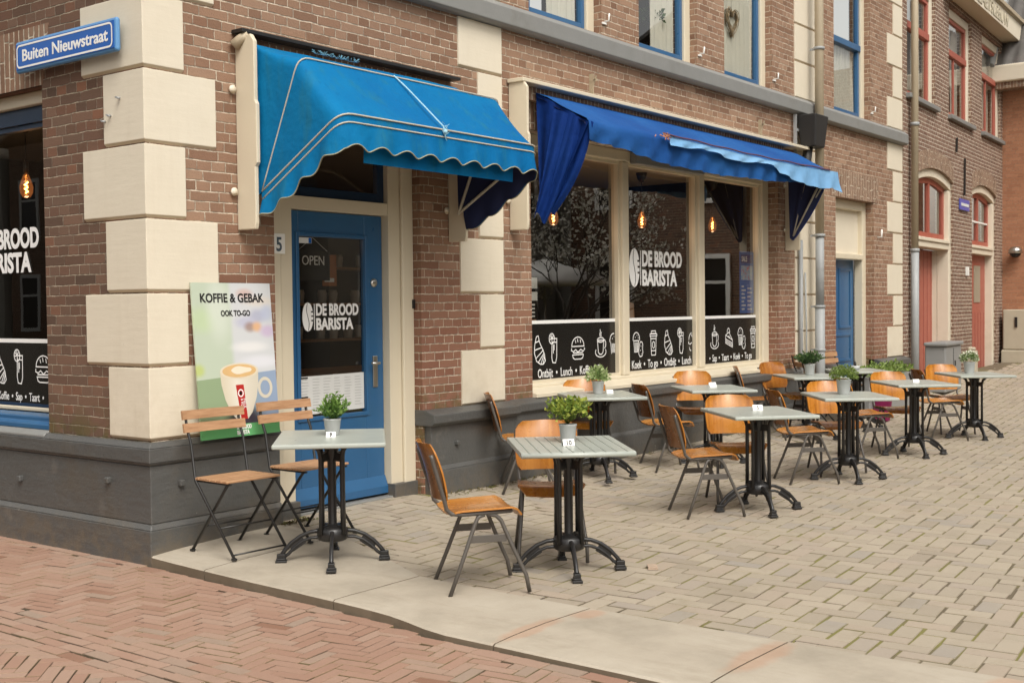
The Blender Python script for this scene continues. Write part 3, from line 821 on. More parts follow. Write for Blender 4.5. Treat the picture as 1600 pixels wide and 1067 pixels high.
def icon(kind):
    S = []; C = []
    if kind == 'juice':
        C += [[(-.05, .13), (-.058, -.10), (-.04, -.16), (.02, -.165), (.045, -.10), (.05, .13)], ell(-.055, .13, .055, .062)]
        S += [[(-.048, .085), (.05, .085)], [(-.025, .06), (-.027, -.05)], [(-.008, .06), (-.008, -.01)], [(-.055, .13), (-.09, .165)], [(-.055, .13), (-.055, .18)], [(-.055, .13), (-.02, .165)], [(-.055, .13), (-.1, .12)]]
    if kind == 'burger':
        C += [arc(0, .02, .135, .115, 0, 180) , [(-.12, -.085), (.12, -.085), (.105, -.125), (.07, -.14), (-.07, -.14), (-.105, -.125)]]
        S += [[(-.14, .0), (-.145, -.03), (-.1, -.045), (-.05, -.02), (0, -.055), (.06, -.02), (.12, -.045), (.15, -.015), (.14, .0)], [(-.11, -.06), (.11, -.06)],
              [(-.06, .10), (-.045, .06)], [(-.01, .115), (0, .07)], [(.05, .105), (.06, .06)]]
    if kind == 'cup':
        C += [[(-.075, .08), (-.055, -.07), (-.025, -.10), (.025, -.10), (.055, -.07), (.075, .08)], ell(0, .085, .075, .03)]
        S += [arc(0, -.07, .125, .065, 150, 390), arc(.075, .03, .045, .055, -75, 100), [(-.012, .13), (-.02, .16), (-.005, .19), (-.012, .22)], [(.012, .13), (.004, .16), (.02, .185)]]
    if kind == 'croissant':
        C += [[(-.06, .16), (-.02, .17), (.0, .10), (.05, .03), (.10, -.05), (.12, -.13), (.08, -.17), (.02, -.17), (-.06, -.13), (-.1, -.04), (-.095, .06)]]
        S += [[(-.09, .09), (.0, .11)], [(-.1, .0), (.05, .03)], [(-.075, -.10), (.08, .0)], [(-.03, -.15), (.09, -.04)], [(.03, -.16), (.09, -.06)], [(.07, -.16), (.105, -.08)]]
    if kind == 'muffin':
        C += [[(-.125, .05), (-.105, -.10), (-.02, -.10), (-.0, .05)], [(.04, .03), (.085, .03), (.105, -.01), (.095, -.06), (.11, -.11), (.085, -.16), (.035, -.17), (.0, -.13), (.0, -.08), (.015, -.02)]]
        S += [arc(-.06, .06, .085, .10, -5, 185), [(-.09, .03), (-.08, -.09)], [(-.06, .03), (-.055, -.09)], [(-.03, .03), (-.035, -.09)], [(-.09, .09), (-.08, .1)], [(-.05, .12), (-.04, .12)], [(-.02, .085), (-.01, .09)],
              [(.05, -.02), (.06, -.03)], [(.04, -.08), (.05, -.09)], [(.06, -.13), (.07, -.13)]]
    if kind == 'togo':
        C += [[(-.075, .10), (-.055, -.16), (.055, -.16), (.075, .10)], [(-.09, .10), (-.09, .13), (.09, .13), (.09, .10)], [(-.06, .135), (-.055, .17), (.055, .17), (.06, .135)], ell(0, -.02, .03, .045)]
        S += [[(-.075, .065), (.075, .065)], [(-.06, -.10), (.06, -.10)]]
    if kind == 'cake':
        C += [[(-.11, .06), (.0, .10), (.11, -.02), (.115, -.13), (-.11, -.06)]]
        S += [[(-.11, .06), (.11, -.02)], [(-.11, .0), (.11, -.07)], [(-.11, -.03), (.11, -.10)], arc(-.02, .11, .04, .05, -30, 200), [(-.02, .05), (.0, .01), (.03, .04)]]
    return C, S
def icon_mesh(mb, kind, cx, cy, s, T, wd=.0095, clip=None):
    loc = MB(); C, S = icon(kind); zz = 0
    for c in C: zz += .00015; ribbon(loc, [(p[0] * s, p[1] * s) for p in c], wd, True, zz)
    for c in S: zz += .00015; ribbon(loc, [(p[0] * s, p[1] * s) for p in c], wd, False, zz)
    for f in loc.f:
        P = [Vector(loc.v[i]) + Vector((cx, cy, 0)) for i in f]
        if clip and any(p.x < clip[0] or p.x > clip[1] for p in P): continue
        mb.poly([T(p) for p in P])
def bean(mb, T, h, wd):
    """coffee-bean mark: two half ellipses with an S slit"""
    n = 20; g_ = wd * .03
    def sx(t): return .11 * wd * math.sin(t * math.pi * 2)
    ts = [i / n for i in range(n + 1)]
    outer = lambda t: wd / 2 * math.sqrt(max(0, 1 - (2 * t - 1) ** 2))
    for i in range(n):
        t0, t1 = ts[i], ts[i + 1]; y0, y1 = h * (t0 - .5), h * (t1 - .5)
        l0, l1 = max(-outer(t0), -outer(t0)), -outer(t1); a0, a1 = max(l0, min(sx(t0) - g_, outer(t0))), max(l1, min(sx(t1) - g_, outer(t1)))
        if abs(a0 - l0) + abs(a1 - l1) > 1e-6: mb.poly([T(Vector((p[0], p[1], .0003))) for p in ((l0, y0), (a0, y0), (a1, y1), (l1, y1))])
        r0, r1 = outer(t0), outer(t1)
        if i in (7, 10, 13): r0, r1 = r0 * .62, r1 * .62
        b0, b1 = min(r0, max(sx(t0) + g_, -r0)), min(r1, max(sx(t1) + g_, -r1))
        if abs(b0 - r0) + abs(b1 - r1) > 1e-6: mb.poly([T(Vector((p[0], p[1], .0003))) for p in ((b0, y0), (r0, y0), (r1, y1), (b1, y1))])

def logo(par, T, W, H, xoff=.0):
    """bean, vertical rule and two lines of condensed lettering; origin at lower left of the mark"""
    bw = W * .20
    m = MB(); bean(m, lambda p: T(p + Vector((bw / 2, H / 2, 0))), H * 1.12, bw * .94)
    x = bw * 1.04
    m.quad(T(Vector((x, 0, .0003))), T(Vector((x + W * .012, 0, .0003))), T(Vector((x + W * .012, H, .0003))), T(Vector((x, H, .0003))))
    m.build('logo_mark', M['chalk'], par)
    tx = x + W * .03; tw = W - tx
    fit_text('DE BROOD', tw, H * .43, M['chalk'], par, lambda p: T(p + Vector((tx, H * .565, 0))), bold=H * .024)
    fit_text('BARISTA', tw * .86, H * .43, M['chalk'], par, lambda p: T(p + Vector((tx, H * .01, 0))), bold=H * .024)

# --------------------------------------------------------------- shop window
sw = MB()
FD0, FD1 = .14, .27
frame_rect(sw, SHOP[0], SHOP[1], .70, 3.06, .17, FD0, FD1, F0R, bot=.105, topw=.11)
for (a, b) in ((5.72, 5.84), (7.32, 7.44)): fbox(sw, a, b, .805, 2.95, FD0 - .002, FD1, F0R)
shop = sw.build('window', M['creamgloss'], house, bevel=.012); shop['label'] = 'wide three-pane shop window in a cream frame'
sl = MB(); sl.prism([(SHOP[0] + .002, -.03, .70), (SHOP[0] + .002, -.03, .735), (SHOP[0] + .002, .138, .775), (SHOP[0] + .002, .138, .70)], (SHOP[1] - SHOP[0] - .004, 0, 0))
sl.build('sill', M['creamgloss'], shop, bevel=.004)
GY = .225
panes = [(4.17, 5.72), (5.84, 7.32), (7.44, 8.91)]
beads = MB()
for (a, b) in panes: frame_rect(beads, a, b, .805, 2.95, .028, .18, .255, F0R)
beads.pieces('glazing_bead', M['creamgloss'], shop)
for (a, b) in panes: pane(a + .02, b - .02, .82, 2.94, GY, F0R, shop)
pn = MB(); st = MB()
for (a, b) in panes:
    pn.quad((a + .03, GY - .003, .834), (b - .03, GY - .003, .834), (b - .03, GY - .003, 1.345), (a + .03, GY - .003, 1.345))
    st.quad((a + .03, GY - .003, 1.346), (b - .03, GY - .003, 1.346), (b - .03, GY - .003, 1.378), (a + .03, GY - .003, 1.378))
pn.build('window_film', M['film'], shop); st.build('film_border', M['chalk'], shop)
W1 = (4.39, 4.63, 5.02, 5.42, 5.70)
ic = MB(); TP = lambda p: Vector((p.x, GY - .005 - p.z, p.y))
seqs = [(panes[0], [('croissant', W1[0]), ('juice', W1[1]), ('burger', W1[2]), ('cup', W1[3]), ('muffin', W1[4])]),
        (panes[1], [('muffin', 6.14), ('togo', 6.44), ('croissant', 6.75), ('juice', 7.04), ('burger', 7.31)]),
        (panes[2], [('cup', 7.81), ('cake', 8.17), ('muffin', 8.51), ('togo', 8.80)])]
for (pp, lst) in seqs:
    for (kd, x) in lst: icon_mesh(ic, kd, x, 1.105, .77, TP, wd=.0095, clip=(pp[0] + .035, pp[1] - .035))
ic.pieces('food_icon', M['chalk'], shop)
def ptext(s, x, z, size=.115):
    text(s, size, M['chalk'], shop, lambda p: Vector((x + p.x, GY - .005 - p.z, z + p.y)), xs=.72)
ptext('Ontbijt  •  Lunch  •  Koffie  •  T', 4.36, .85)
ptext('Koek  •  To go  •  Ontbijt  •  Lunch', 6.0, .855, .122)
ptext('•  Sap  •  Taart  •  Koek  •  To go', 7.68, .855, .112)
logo(shop, TR(5.96, 1.715, GY - .004), 1.08, .36)
# roller box and small fittings in the window head
rbx = MB(); rbx.box(5.86, 7.3, .06, .139, 2.93, 3.05); rbx.build('roller_box', M['boxgrey'], shop, bevel=.01)

# interior room
rm = MB()
rm.quad((.35, 5.5, -.02), (9.3, 5.5, -.02), (9.3, 5.5, 3.2), (.35, 5.5, 3.2)); rm.quad((9.3, .32, -.02), (9.3, 5.5, -.02), (9.3, 5.5, 3.2), (9.3, .32, 3.2))
rm.quad((.33, .32, .0), (.33, .32, .8), (.33, 5.5, .8), (.33, 5.5, 0))
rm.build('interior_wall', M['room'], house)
m = MB(); m.quad((.3, .3, 3.1), (.3, 5.6, 3.1), (9.3, 5.6, 3.1), (9.3, .3, 3.1)); m.build('interior_ceiling', M['ceiling'], house)
m = MB(); m.quad((.3, .3, .02), (9.3, .3, .02), (9.3, 5.6, .02), (.3, 5.6, .02)); m.build('interior_floor', M['floor'], house)

# --------------------------------------------------------------- front door
dr = MB()
frame_rect(dr, DOOR[0], DOOR[1], .02, 3.0, .255, .12, .24, F0R, bot=.006, topw=.06)
fbox(dr, 1.295, 2.285, 2.215, 2.31, .125, .24, F0R)
o = dr.build('door_frame', M['creamgloss'], house, bevel=.012)
m = MB(); fbox(m, DOOR[0], DOOR[0] + .13, .02, 2.98, .09, .121, F0R); fbox(m, DOOR[1] - .13, DOOR[1], .02, 2.98, .09, .121, F0R); m.pieces('moulding', M['creamgloss'], o, bevel=.012)
m = MB()
for (a, b) in ((1.035, 1.30), (2.28, 2.545)): fbox(m, a, b, -.05, .145, .075, .25, F0R)
m.pieces('frame_foot', M['grey'], o, bevel=.006)
m = MB(); m.box(1.297, 2.283, .10, .245, -.05, .055); m.build('threshold', M['band'], house, bevel=.006)
m = MB(); frame_rect(m, 1.297, 2.283, 2.312, 2.94, .07, .16, .21, F0R); tw = m.build('transom_window', M['bluedark'], house, bevel=.006)
pane(1.36, 2.22, 2.38, 2.87, .19, F0R, tw)
dm = MB(); DX0, DX1, DZ0, DZ1 = 1.302, 2.278, .065, 2.212; DY = .185
gx0, gx1, gz0, gz1 = 1.412, 2.085, .72, 2.03
fbox(dm, DX0, gx0, DZ0, DZ1, DY, DY + .045, F0R); fbox(dm, gx1, DX1, DZ0, DZ1, DY, DY + .045, F0R)
fbox(dm, gx0, gx1, DZ0, gz0, DY, DY + .045, F0R); fbox(dm, gx0, gx1, gz1, DZ1, DY, DY + .045, F0R)
door = dm.build('door', M['blue'], house, bevel=.005); door['label'] = 'blue glazed shop door with white lettering'
m = MB(); frame_rect(m, gx0 - .03, gx1 + .03, gz0 - .03, gz1 + .03, .032, DY - .012, DY - .0005, F0R); m.pieces('glazing_bead', M['blue'], door, bevel=.005)
m = MB(); m.prism([(DX0, DY - .001, .066), (DX0, DY - .035, .075), (DX0, DY - .035, .13), (DX0, DY - .004, .21), (DX0, DY - .001, .21)], (DX1 - DX0, 0, 0)); m.build('weather_board', M['blue'], door, bevel=.004)
pane(gx0, gx1, gz0, gz1, DY + .02, F0R, door)
logo(door, TR(1.455, 1.352, DY + .016), .565, .19)
m = MB(); m.quad((1.415, DY + .018, .735), (2.08, DY + .018, .745), (2.08, DY + .018, 1.02), (1.415, DY + .018, 1.015)); m.build('paper_notice', M['paper'], door)
m = MB()
for i in range(6):
    for r in range(11): 
        x = 1.44 + i * .108; z = .99 - r * .021; m.quad((x, DY + .0165, z), (x + rnd.uniform(.05, .09), DY + .0165, z), (x + .06, DY + .0165, z + .004), (x, DY + .0165, z + .004))
m.build('notice_print', plain('grey_ink', (.38, .38, .37), .9), door)
m = MB()
for z in (1.0, .86, .83, .8): m.box(1.418, 1.50, DY + .014, DY + .016, z, z + .01)
m.pieces('notice_rule', M['film'], door)
m = MB(); m.quad((1.415, DY + .017, 1.98), (1.56, DY + .017, 1.98), (1.56, DY + .017, 2.022), (1.415, DY + .017, 2.022)); m.build('sticker', M['paper'], door)
m = MB(); m.quad((1.53, DY + .0165, 1.982), (1.558, DY + .0165, 1.982), (1.558, DY + .0165, 2.02), (1.53, DY + .0165, 2.02)); m.build('sticker', M['signblue'], door)
m = MB(); m.box(2.155, 2.205, DY - .012, DY - .001, .90, 1.14); hp = m.build('handle', M['steel'], door, bevel=.004)
m = MB(); m.tube([(2.18, DY - .01, 1.085), (2.18, DY - .055, 1.085), (2.17, DY - .062, 1.085), (2.09, DY - .062, 1.087)], .011, 10); m.build('lever', M['steel'], hp)
m = MB(); m.lathe([(.0005, 0), (.034, 0), (.034, .008), (.02, .016), (.0005, .016)], 18); o = m.build('lock', M['steel'], door); o.rotation_euler = (R(90), 0, 0); o.location = (2.18, DY - .001, 1.70)
m = MB(); m.box(1.69, 1.95, DY - .007, DY - .001, .50, .56); m.build('letter_slot', M['steel'], door, bevel=.003)
m = MB(); m.box(2.512, 2.54, .078, .0895, 1.50, 1.57); m.build('doorbell', M['black'], house, bevel=.003)

# hand-lettered OPEN board and other bits inside the door glass
ob = empty('open_sign', (1.76, .40, 1.70), 0, 'small dark OPEN sign hanging behind the glass of the blue door', 'sign')
m = MB(); m.box(-.17, .17, 0, .008, .02, .24); m.build('panel', M['film'], ob)
text('OPEN', .10, M['chalk'], ob, lambda p: Vector((p.x, -.002 - p.z, .135 + p.y)), xs=.9, align='CENTER')
m = MB(); m.tube([(-.15, .004, .24), (0, .004, .34), (.15, .004, .24)], .003, 5); m.build('string', M['paper'], ob)
pb_ = empty('orange_notice', (1.93, .46, 1.62), 0, 'orange printed notice hanging behind the blue door glass', 'notice')
m = MB(); m.box(-.02, .13, .0, .004, .06, .30); m.build('sheet', plain('orange_print', (.30, .10, .03), .7), pb_)
m = MB(); m.box(0, .10, -.003, -.001, .09, .12); m.build('print', M['paper'], pb_)
cm = empty('coffee_machine', (1.78, 1.6, .95), 0, 'pale boxy coffee machine standing inside behind the blue door', 'machine')
m = MB(); m.box(-.16, .20, 0, .3, 0, .50); m.build('body', M['paper'], cm, bevel=.02)
m = MB(); m.box(-.05, .12, -.012, -.001, .22, .40); m.build('panel', M['black'], cm)
ct = empty('counter', (1.9, 1.5, 0), 0, 'dark shop counter seen through the blue door glass', 'counter')
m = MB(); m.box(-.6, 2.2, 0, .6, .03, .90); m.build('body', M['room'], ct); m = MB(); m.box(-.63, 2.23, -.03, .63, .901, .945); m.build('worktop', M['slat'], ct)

# house number
hn = empty('house_number_plate', (1.115, .088, 1.955), 0, 'small white plate with a dark number 5 beside the blue door', 'plate')
m = MB(); m.box(-.06, .085, -.004, 0, -.065, .075); m.build('plate', M['white'], hn, bevel=.002)
text('5', .135, plain('slate_blue', (.06, .09, .12), .5), hn, lambda p: Vector((-.0 + p.x, -.006 - p.z, -.045 + p.y)), xs=.85, bold=.003)

# --------------------------------------------------------------- left street window
lw = MB()
frame_rect(lw, LWIN[0], LWIN[1], .805, 2.93, .05, .15, .24, F0L, bot=.03)
lwo = lw.build('window', M['creamgloss'], house, bevel=.008); lwo['label'] = 'street-side shop window with white lettering and a blue sill'
m = MB(); fbox(m, LWIN[0], LWIN[1], 2.93, 3.02, .10, .24, F0L); m.build('head', M['creamgloss'], lwo, bevel=.008)
m = MB(); fbox(m, LWIN[0] + .001, LWIN[1] - .001, 2.82, 2.927, .14, .15, F0L); frame_rect(m, LWIN[0] + .05, LWIN[1] - .05, .836, 2.82, .035, .16, .21, F0L, bot=.02); m.build('sash', M['bluedark'], lwo)
m = MB(); m.prism([(.148, LWIN[0], .705), (.02, LWIN[0], .705), (.02, LWIN[0], .74), (.06, LWIN[0], .752), (.06, LWIN[0], .785), (.148, LWIN[0], .802)], (0, LWIN[1] - LWIN[0], 0)); m.build('sill', M['blue'], lwo, bevel=.006)
m = MB(); m.prism([(.2, LWIN[0] + .002, .691), (-.028, LWIN[0] + .002, .66), (-.028, LWIN[0] + .002, .675), (.018, LWIN[0] + .002, .704), (.2, LWIN[0] + .002, .704)], (0, LWIN[1] - LWIN[0], 0)); m.build('stone_sill', M['band'], lwo, bevel=.006)
pane(LWIN[0] + .05, LWIN[1] - .05, .83, 2.83, .185, F0L, lwo, 'glassleft')
m = MB(); GX = .18
fbox(m, LWIN[0] + .085, LWIN[1] - .085, .825, 1.285, GX, GX + .0005, F0L); m.build('window_film', M['film'], lwo)
m = MB(); fbox(m, LWIN[0] + .085, LWIN[1] - .085, 1.286, 1.315, GX, GX + .0005, F0L); m.build('film_border', M['chalk'], lwo)
ic = MB(); TLp = lambda p: Vector((GX - .002 - p.z, -p.x, p.y))
for (kd, y_) in (('croissant', 2.03), ('juice', 1.76), ('burger', 1.46)): icon_mesh(ic, kd, -y_, 1.105, .68, TLp, wd=.009, clip=(-3, -(LWIN[0] + .09)))
ic.pieces('food_icon', M['chalk'], lwo)
text('Koffie  •  Sap  •  Taart  •', .085, M['chalk'], lwo, lambda p: Vector((GX - .002 - p.z, 1.46 - p.x, .872 + p.y)), xs=.72, align='RIGHT')
logo(lwo, TL(2.50, 1.79, GX - .002), 1.0, .31)

# --------------------------------------------------------------- upper windows
def upper_window(x0, x1, zt=6.6, mid=None, cur='curtain', F=F0R, fr='creamgloss', sash='blue', z0=4.09, par=None, bars=False, yoff=0.0):
    par = par or house
    m = MB(); frame_rect(m, x0, x1, z0, zt, .12, .10 + yoff, .22 + yoff, F, bot=.035)
    f = m.build('window', M[fr], par, bevel=.01)
    m = MB(); frame_rect(m, x0 + .121, x1 - .121, z0 + .036, zt - .121, .055, .13 + yoff, .19 + yoff, F)
    if mid: fbox(m, x0 + .12, x1 - .12, mid, mid + .085, .105 + yoff, .2 + yoff, F)
    if bars:
        c = (x0 + x1) / 2; fbox(m, c - .018, c + .018, z0 + .07, zt - .15, .135 + yoff, .185 + yoff, F)
    m.build('sash', M[sash], f, bevel=.006)
    pane(x0 + .17, x1 - .17, z0 + .08, zt - .16, .165 + yoff, F, f, 'glassup')
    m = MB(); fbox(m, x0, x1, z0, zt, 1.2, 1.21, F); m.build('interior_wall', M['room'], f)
    return f
ups = []
for k, (a, b) in enumerate(UP):
    ups.append(upper_window(a, b, mid=5.05 if k == 3 else None))
upper_window(1.4, 2.6, F=F0L)
def curtain(x0, x1, z0, z1, y, amp, mat, label, folds=6, F=F0R):
    P = []
    n = folds * 8
    for i in range(n + 1):
        t = i / n; x = x0 + (x1 - x0) * t
        P.append([F(x + .006 * math.sin(k * 2.1 + i), z0 + (z1 - z0) * k / 4, y + amp * math.sin(t * folds * 2 * math.pi) + .01 * math.sin(k + i * .3)) for k in range(5)])
    m = MB(); m.sheet(P, .003); o = m.build('curtain', M[mat]); tag(o, label, 'curtain'); return o
curtain(4.55, 5.02, 4.13, 6.4, .215, .015, 'curtain', 'pale curtain at the right side of the first upper window above the blue awnings')
curtain(6.42, 6.9, 4.13, 6.4, .215, .015, 'curtain', 'pale curtain beside the potted topiary in the upper window')
curtain(7.84, 8.78, 4.13, 6.4, .215, .015, 'curtain', 'white pleated curtain behind the hanging wicker heart', 9)
curtain(10.97, 12.0, 4.13, 5.06, .215, .015, 'lace', 'grey lace half-curtain in the lower sash of the upper window by the drainpipe', 10)
# wicker heart
hp_ = []
for i in range(40):
    t = 2 * math.pi * i / 40; hp_.append((16 * math.sin(t) ** 3, 13 * math.cos(t) - 5 * math.cos(2 * t) - 2 * math.cos(3 * t) - math.cos(4 * t)))
ht = empty('wicker_heart', (8.21, .185, 4.80), 0, 'woven wicker heart hanging in the upper window', 'ornament')
m = MB()
for k in range(14):
    s_ = .0105 * (.62 + .38 * rnd.random()); d = rnd.uniform(-.02, .02); m.tube([(p[0] * s_ + rnd.gauss(0, .004), d + rnd.gauss(0, .004), p[1] * s_ * 1.15 + rnd.gauss(0, .004)) for p in hp_], .004, 4, closed=True)
m.build('twigs', plain('wicker', (.27, .20, .12), .9, var=.3), ht)
m = MB(); m.tube([(0, 0, .06), (0, 0, 1.0)], .002, 4); m.build('cord', M['paper'], ht)

# ------------------------------------------------------------------ foliage
def leaves(mb, n, cen, rad, size, rr, shape='ball', asp=.45, up_bias=.4):
    for i in range(n):
        while True:
            d = Vector((rr.gauss(0, 1), rr.gauss(0, 1), rr.gauss(0, 1)))
            if d.length > .01: break
        d.normalize()
        if shape == 'ball':
            q = rr.random() ** .4
            if d.z < -.35: d.z = -d.z * .5
            p = Vector((cen[0] + d.x * rad[0] * q, cen[1] + d.y * rad[1] * q, cen[2] + d.z * rad[2] * q)); dr_ = (d + Vector((0, 0, up_bias)) + Vector((rr.gauss(0, .5), rr.gauss(0, .5), rr.gauss(0, .5)))).normalized()
        else:
            q = rr.random(); p = Vector((cen[0] + d.x * rad[0] * .4, cen[1] + d.y * rad[1] * .4, cen[2])); dr_ = Vector((d.x * 1.1, d.y * 1.1, abs(d.z) + .6)).normalized()
            p = p + dr_ * rad[2] * q
            dr_ = (dr_ + Vector((rr.gauss(0, .5), rr.gauss(0, .5), rr.gauss(0, .3)))).normalized()
        L = size * rr.uniform(.6, 1.3); x = dr_.cross(Vector((rr.gauss(0, 1), rr.gauss(0, 1), rr.gauss(0, 1)))).normalized(); y = x.cross(dr_)
        wv = L * asp; mid = p + dr_ * L * .5; tip = p + dr_ * L - y * L * .2
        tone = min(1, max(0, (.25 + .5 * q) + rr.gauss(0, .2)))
        i0 = len(mb.v); mb.v += [tuple(p), tuple(mid + x * wv + y * L * .12), tuple(tip), tuple(mid - x * wv + y * L * .12)]
        mb.face((i0, i0 + 1, i0 + 2), False, tone); mb.face((i0, i0 + 2, i0 + 3), False, tone)
def pot_mesh(r, h):
    m = MB(); m.lathe([(.0005, 0), (r * .76, 0), (r * .78, .006), (r * .80, h * .12), (r * .81, h * .13), (r * .965, h - .012), (r * 1.03, h - .008), (r * 1.03, h), (r * .95, h), (r * .93, h - .012), (.0005, h - .013)], 24); return m
def potted(kind, loc, label, r=.052, h=.10, cat='potted plant', seed=1, group='potted plants on the tables'):
    rr = random.Random(seed); t = empty('potted_plant', loc, rr.uniform(0, 6), label, cat, group)
    pot_mesh(r, h).build('pot', M['zinc'], t)
    m = MB(); m.lathe([(.0005, 0), (r * .9, 0), (r * .9, .004), (.0005, .006)], 14, (0, 0, h - .012)); m.build('soil', M['soil'], t)
    m = MB()
    if kind == 'herb':
        for k in range(46):
            a = rr.uniform(0, 6.28); sp = rr.uniform(0, .9); d = Vector((math.cos(a) * sp, math.sin(a) * sp, rr.uniform(.7, 1.2))).normalized(); L = rr.uniform(.08, .165)
            b = Vector((math.cos(a) * r * .5 * sp, math.sin(a) * r * .5 * sp, h - .01)); pts = [b + d * L * q + Vector((0, 0, -.03 * q * q * sp)) for q in (0, .35, .7, 1)]
            m.tube(pts, [.0018, .0016, .0012, .0008], 4); 
            for q in (.25, .4, .5, .6, .7, .8, .9, 1.0):
                for sgn in (-1, 1):
                    p = b + d * L * q + Vector((0, 0, -.03 * q * q * sp)); dd = (d + Vector((rr.gauss(0, .6), rr.gauss(0, .6), rr.gauss(0, .4)))).normalized(); x = dd.cross(Vector((rr.gauss(0, 1), rr.gauss(0, 1), 1))).normalized(); l2 = rr.uniform(.022, .042)
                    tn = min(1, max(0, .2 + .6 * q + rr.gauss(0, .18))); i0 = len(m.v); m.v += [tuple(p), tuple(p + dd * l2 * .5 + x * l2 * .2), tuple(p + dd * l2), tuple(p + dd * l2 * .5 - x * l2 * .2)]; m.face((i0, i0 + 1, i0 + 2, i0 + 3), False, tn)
        m.build('foliage', M['herb'], t, tones=True)
    elif kind == 'box':
        for k in range(26):
            a = rr.uniform(0, 6.28); d = Vector((math.cos(a) * rr.uniform(.2, 1), math.sin(a) * rr.uniform(.2, 1), rr.uniform(.35, 1.1))).normalized(); L = rr.uniform(.09, .15)
            b = Vector((0, 0, h)); m.tube([b, b + d * L], .0015, 4)
            leaves(m, 24, b + d * L * .95, (.048, .048, .044), .029, rr, asp=.42)
        m.build('foliage', M['box'], t, tones=True)
    elif kind == 'pale':
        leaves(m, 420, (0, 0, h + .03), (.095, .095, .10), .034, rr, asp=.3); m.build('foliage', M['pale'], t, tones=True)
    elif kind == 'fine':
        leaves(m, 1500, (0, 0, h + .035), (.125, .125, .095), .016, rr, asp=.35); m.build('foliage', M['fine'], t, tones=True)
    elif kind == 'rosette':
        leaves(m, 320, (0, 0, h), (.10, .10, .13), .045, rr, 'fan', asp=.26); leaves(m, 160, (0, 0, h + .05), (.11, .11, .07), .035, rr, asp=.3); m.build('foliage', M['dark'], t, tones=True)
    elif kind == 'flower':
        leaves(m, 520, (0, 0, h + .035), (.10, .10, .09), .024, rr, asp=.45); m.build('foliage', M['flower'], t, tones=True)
        f = MB()
        for k in range(46):
            a = rr.uniform(0, 6.28); e = rr.uniform(.2, 1.5); p = Vector((math.cos(a) * math.cos(e) * .10, math.sin(a) * math.cos(e) * .10, h + .035 + math.sin(e) * .092)); f.lathe([(.0003, 0), (.009, .002), (.007, .008), (.0003, .01)], 6, p)
        f.build('flowers', plain('white_petal', (.75, .74, .62), .7), t)
    return t
tp = empty('topiary_tree', (6.62, .33, 4.13), 0, 'little ball-headed topiary tree standing in the upper window', 'potted plant')
m = MB(); m.lathe([(.0005, 0), (.07, 0), (.10, .17), (.0005, .17)], 14); m.build('pot', M['film'], tp)
m = MB(); m.tube([(0, 0, .16), (.01, 0, .25), (0, 0, .38)], .012, 6); m.build('stem', M['bark'], tp)
m = MB(); leaves(m, 420, (0, 0, .42), (.13, .13, .13), .05, random.Random(5), asp=.3); m.build('foliage', M['dark'], tp, tones=True)

# --------------------------------------------------------------- blue side door
m = MB(); frame_rect(m, BDOOR[0], BDOOR[1], .05, 2.94, .13, .13, .26, F0R, bot=.05); fbox(m, BDOOR[0] + .13, BDOOR[1] - .13, 2.12, 2.20, .125, .26, F0R)
f = m.build('door_frame', M['creamgloss'], house, bevel=.012)
m = MB(); fbox(m, BDOOR[0] + .13, BDOOR[1] - .13, 2.2, 2.81, .2, .22, F0R); m.build('blank_transom', M['cream'], f)
m = MB(); fbox(m, BDOOR[0] + .13, BDOOR[1] - .13, .07, 2.12, .27, .31, F0R)
bd = m.build('door', M['blue'], house, bevel=.004); bd['label'] = 'narrow blue panelled side door'
m = MB()
frame_rect(m, 11.06, 11.45, 1.15, 2.0, .04, .258, .2695, F0R); frame_rect(m, 11.6, 12.05, 1.15, 2.0, .04, .258, .2695, F0R); frame_rect(m, 11.06, 12.05, .25, .62, .04, .258, .2695, F0R); frame_rect(m, 11.06, 12.05, .68, 1.08, .04, .258, .2695, F0R)
m.pieces('panel_moulding', M['blue'], bd, bevel=.008)

# --------------------------------------------------------------- drainpipes
def drainpipe(x, y, zsplit, r=.055):
    m = MB(); m.tube([(x, y, zsplit), (x, y, 8.2)], r, 14); o = m.build('drainpipe', M['pipe'], house)
    m = MB(); m.tube([(x, y, .02), (x, y, zsplit - .9)], r * 1.12, 14); m.tube([(x, y, zsplit - .9), (x, y, zsplit)], r * .98, 14); m.build('lower_pipe', M['zincpipe'], o)
    m = MB()
    for z in (zsplit - .9, zsplit, .9, 4.7, 5.6):
        m.tube([(x, y, z), (x, y, z + .035)], r * 1.25, 14); m.box(x - .012, x + .012, y, y + .12, z + .005, z + .03)
    m.pieces('clamp', M['zincpipe'], o)
drainpipe(9.93, -.16, 2.35)
m = MB(); m.tube([(9.62, -.04, .1), (9.62, -.04, 2.3)], .028, 10); m.tube([(9.80, -.03, .1), (9.81, -.03, 1.2), (9.78, -.03, 1.9)], .012, 6); m.pieces('conduit', M['zincpipe'], house)
sp = empty('black_wall_box', (9.72, -.16, 3.45), 0, 'black tapered box fixed in front of the drainpipe above the blue awning', 'box')
m = MB(); m.prism([(-.13, -.09, .02), (.13, -.09, .02), (.11, .1, .02), (-.11, .1, .02)], (0, 0, 0)) if 0 else None
T_ = lambda p: Vector((p.x * (1 + .38 * p.z / .40), p.y * (1 + .3 * p.z / .4), p.z))
m.box(-.145, .145, -.10, .10, 0, .40, T_); m.build('body', M['speaker'], sp, bevel=.015)
m = MB(); m.box(-.262, -.245, .10, .14, -.25, .40); m.box(-.245, -.1, .11, .13, .2, .23); m.build('bracket', M['zincpipe'], sp)
m = MB(); m.tube([(-.05, .04, .0), (-.06, .06, -.2), (-.05, .08, -.45)], .06, 10); m.build('cable_tube', M['speaker'], sp)

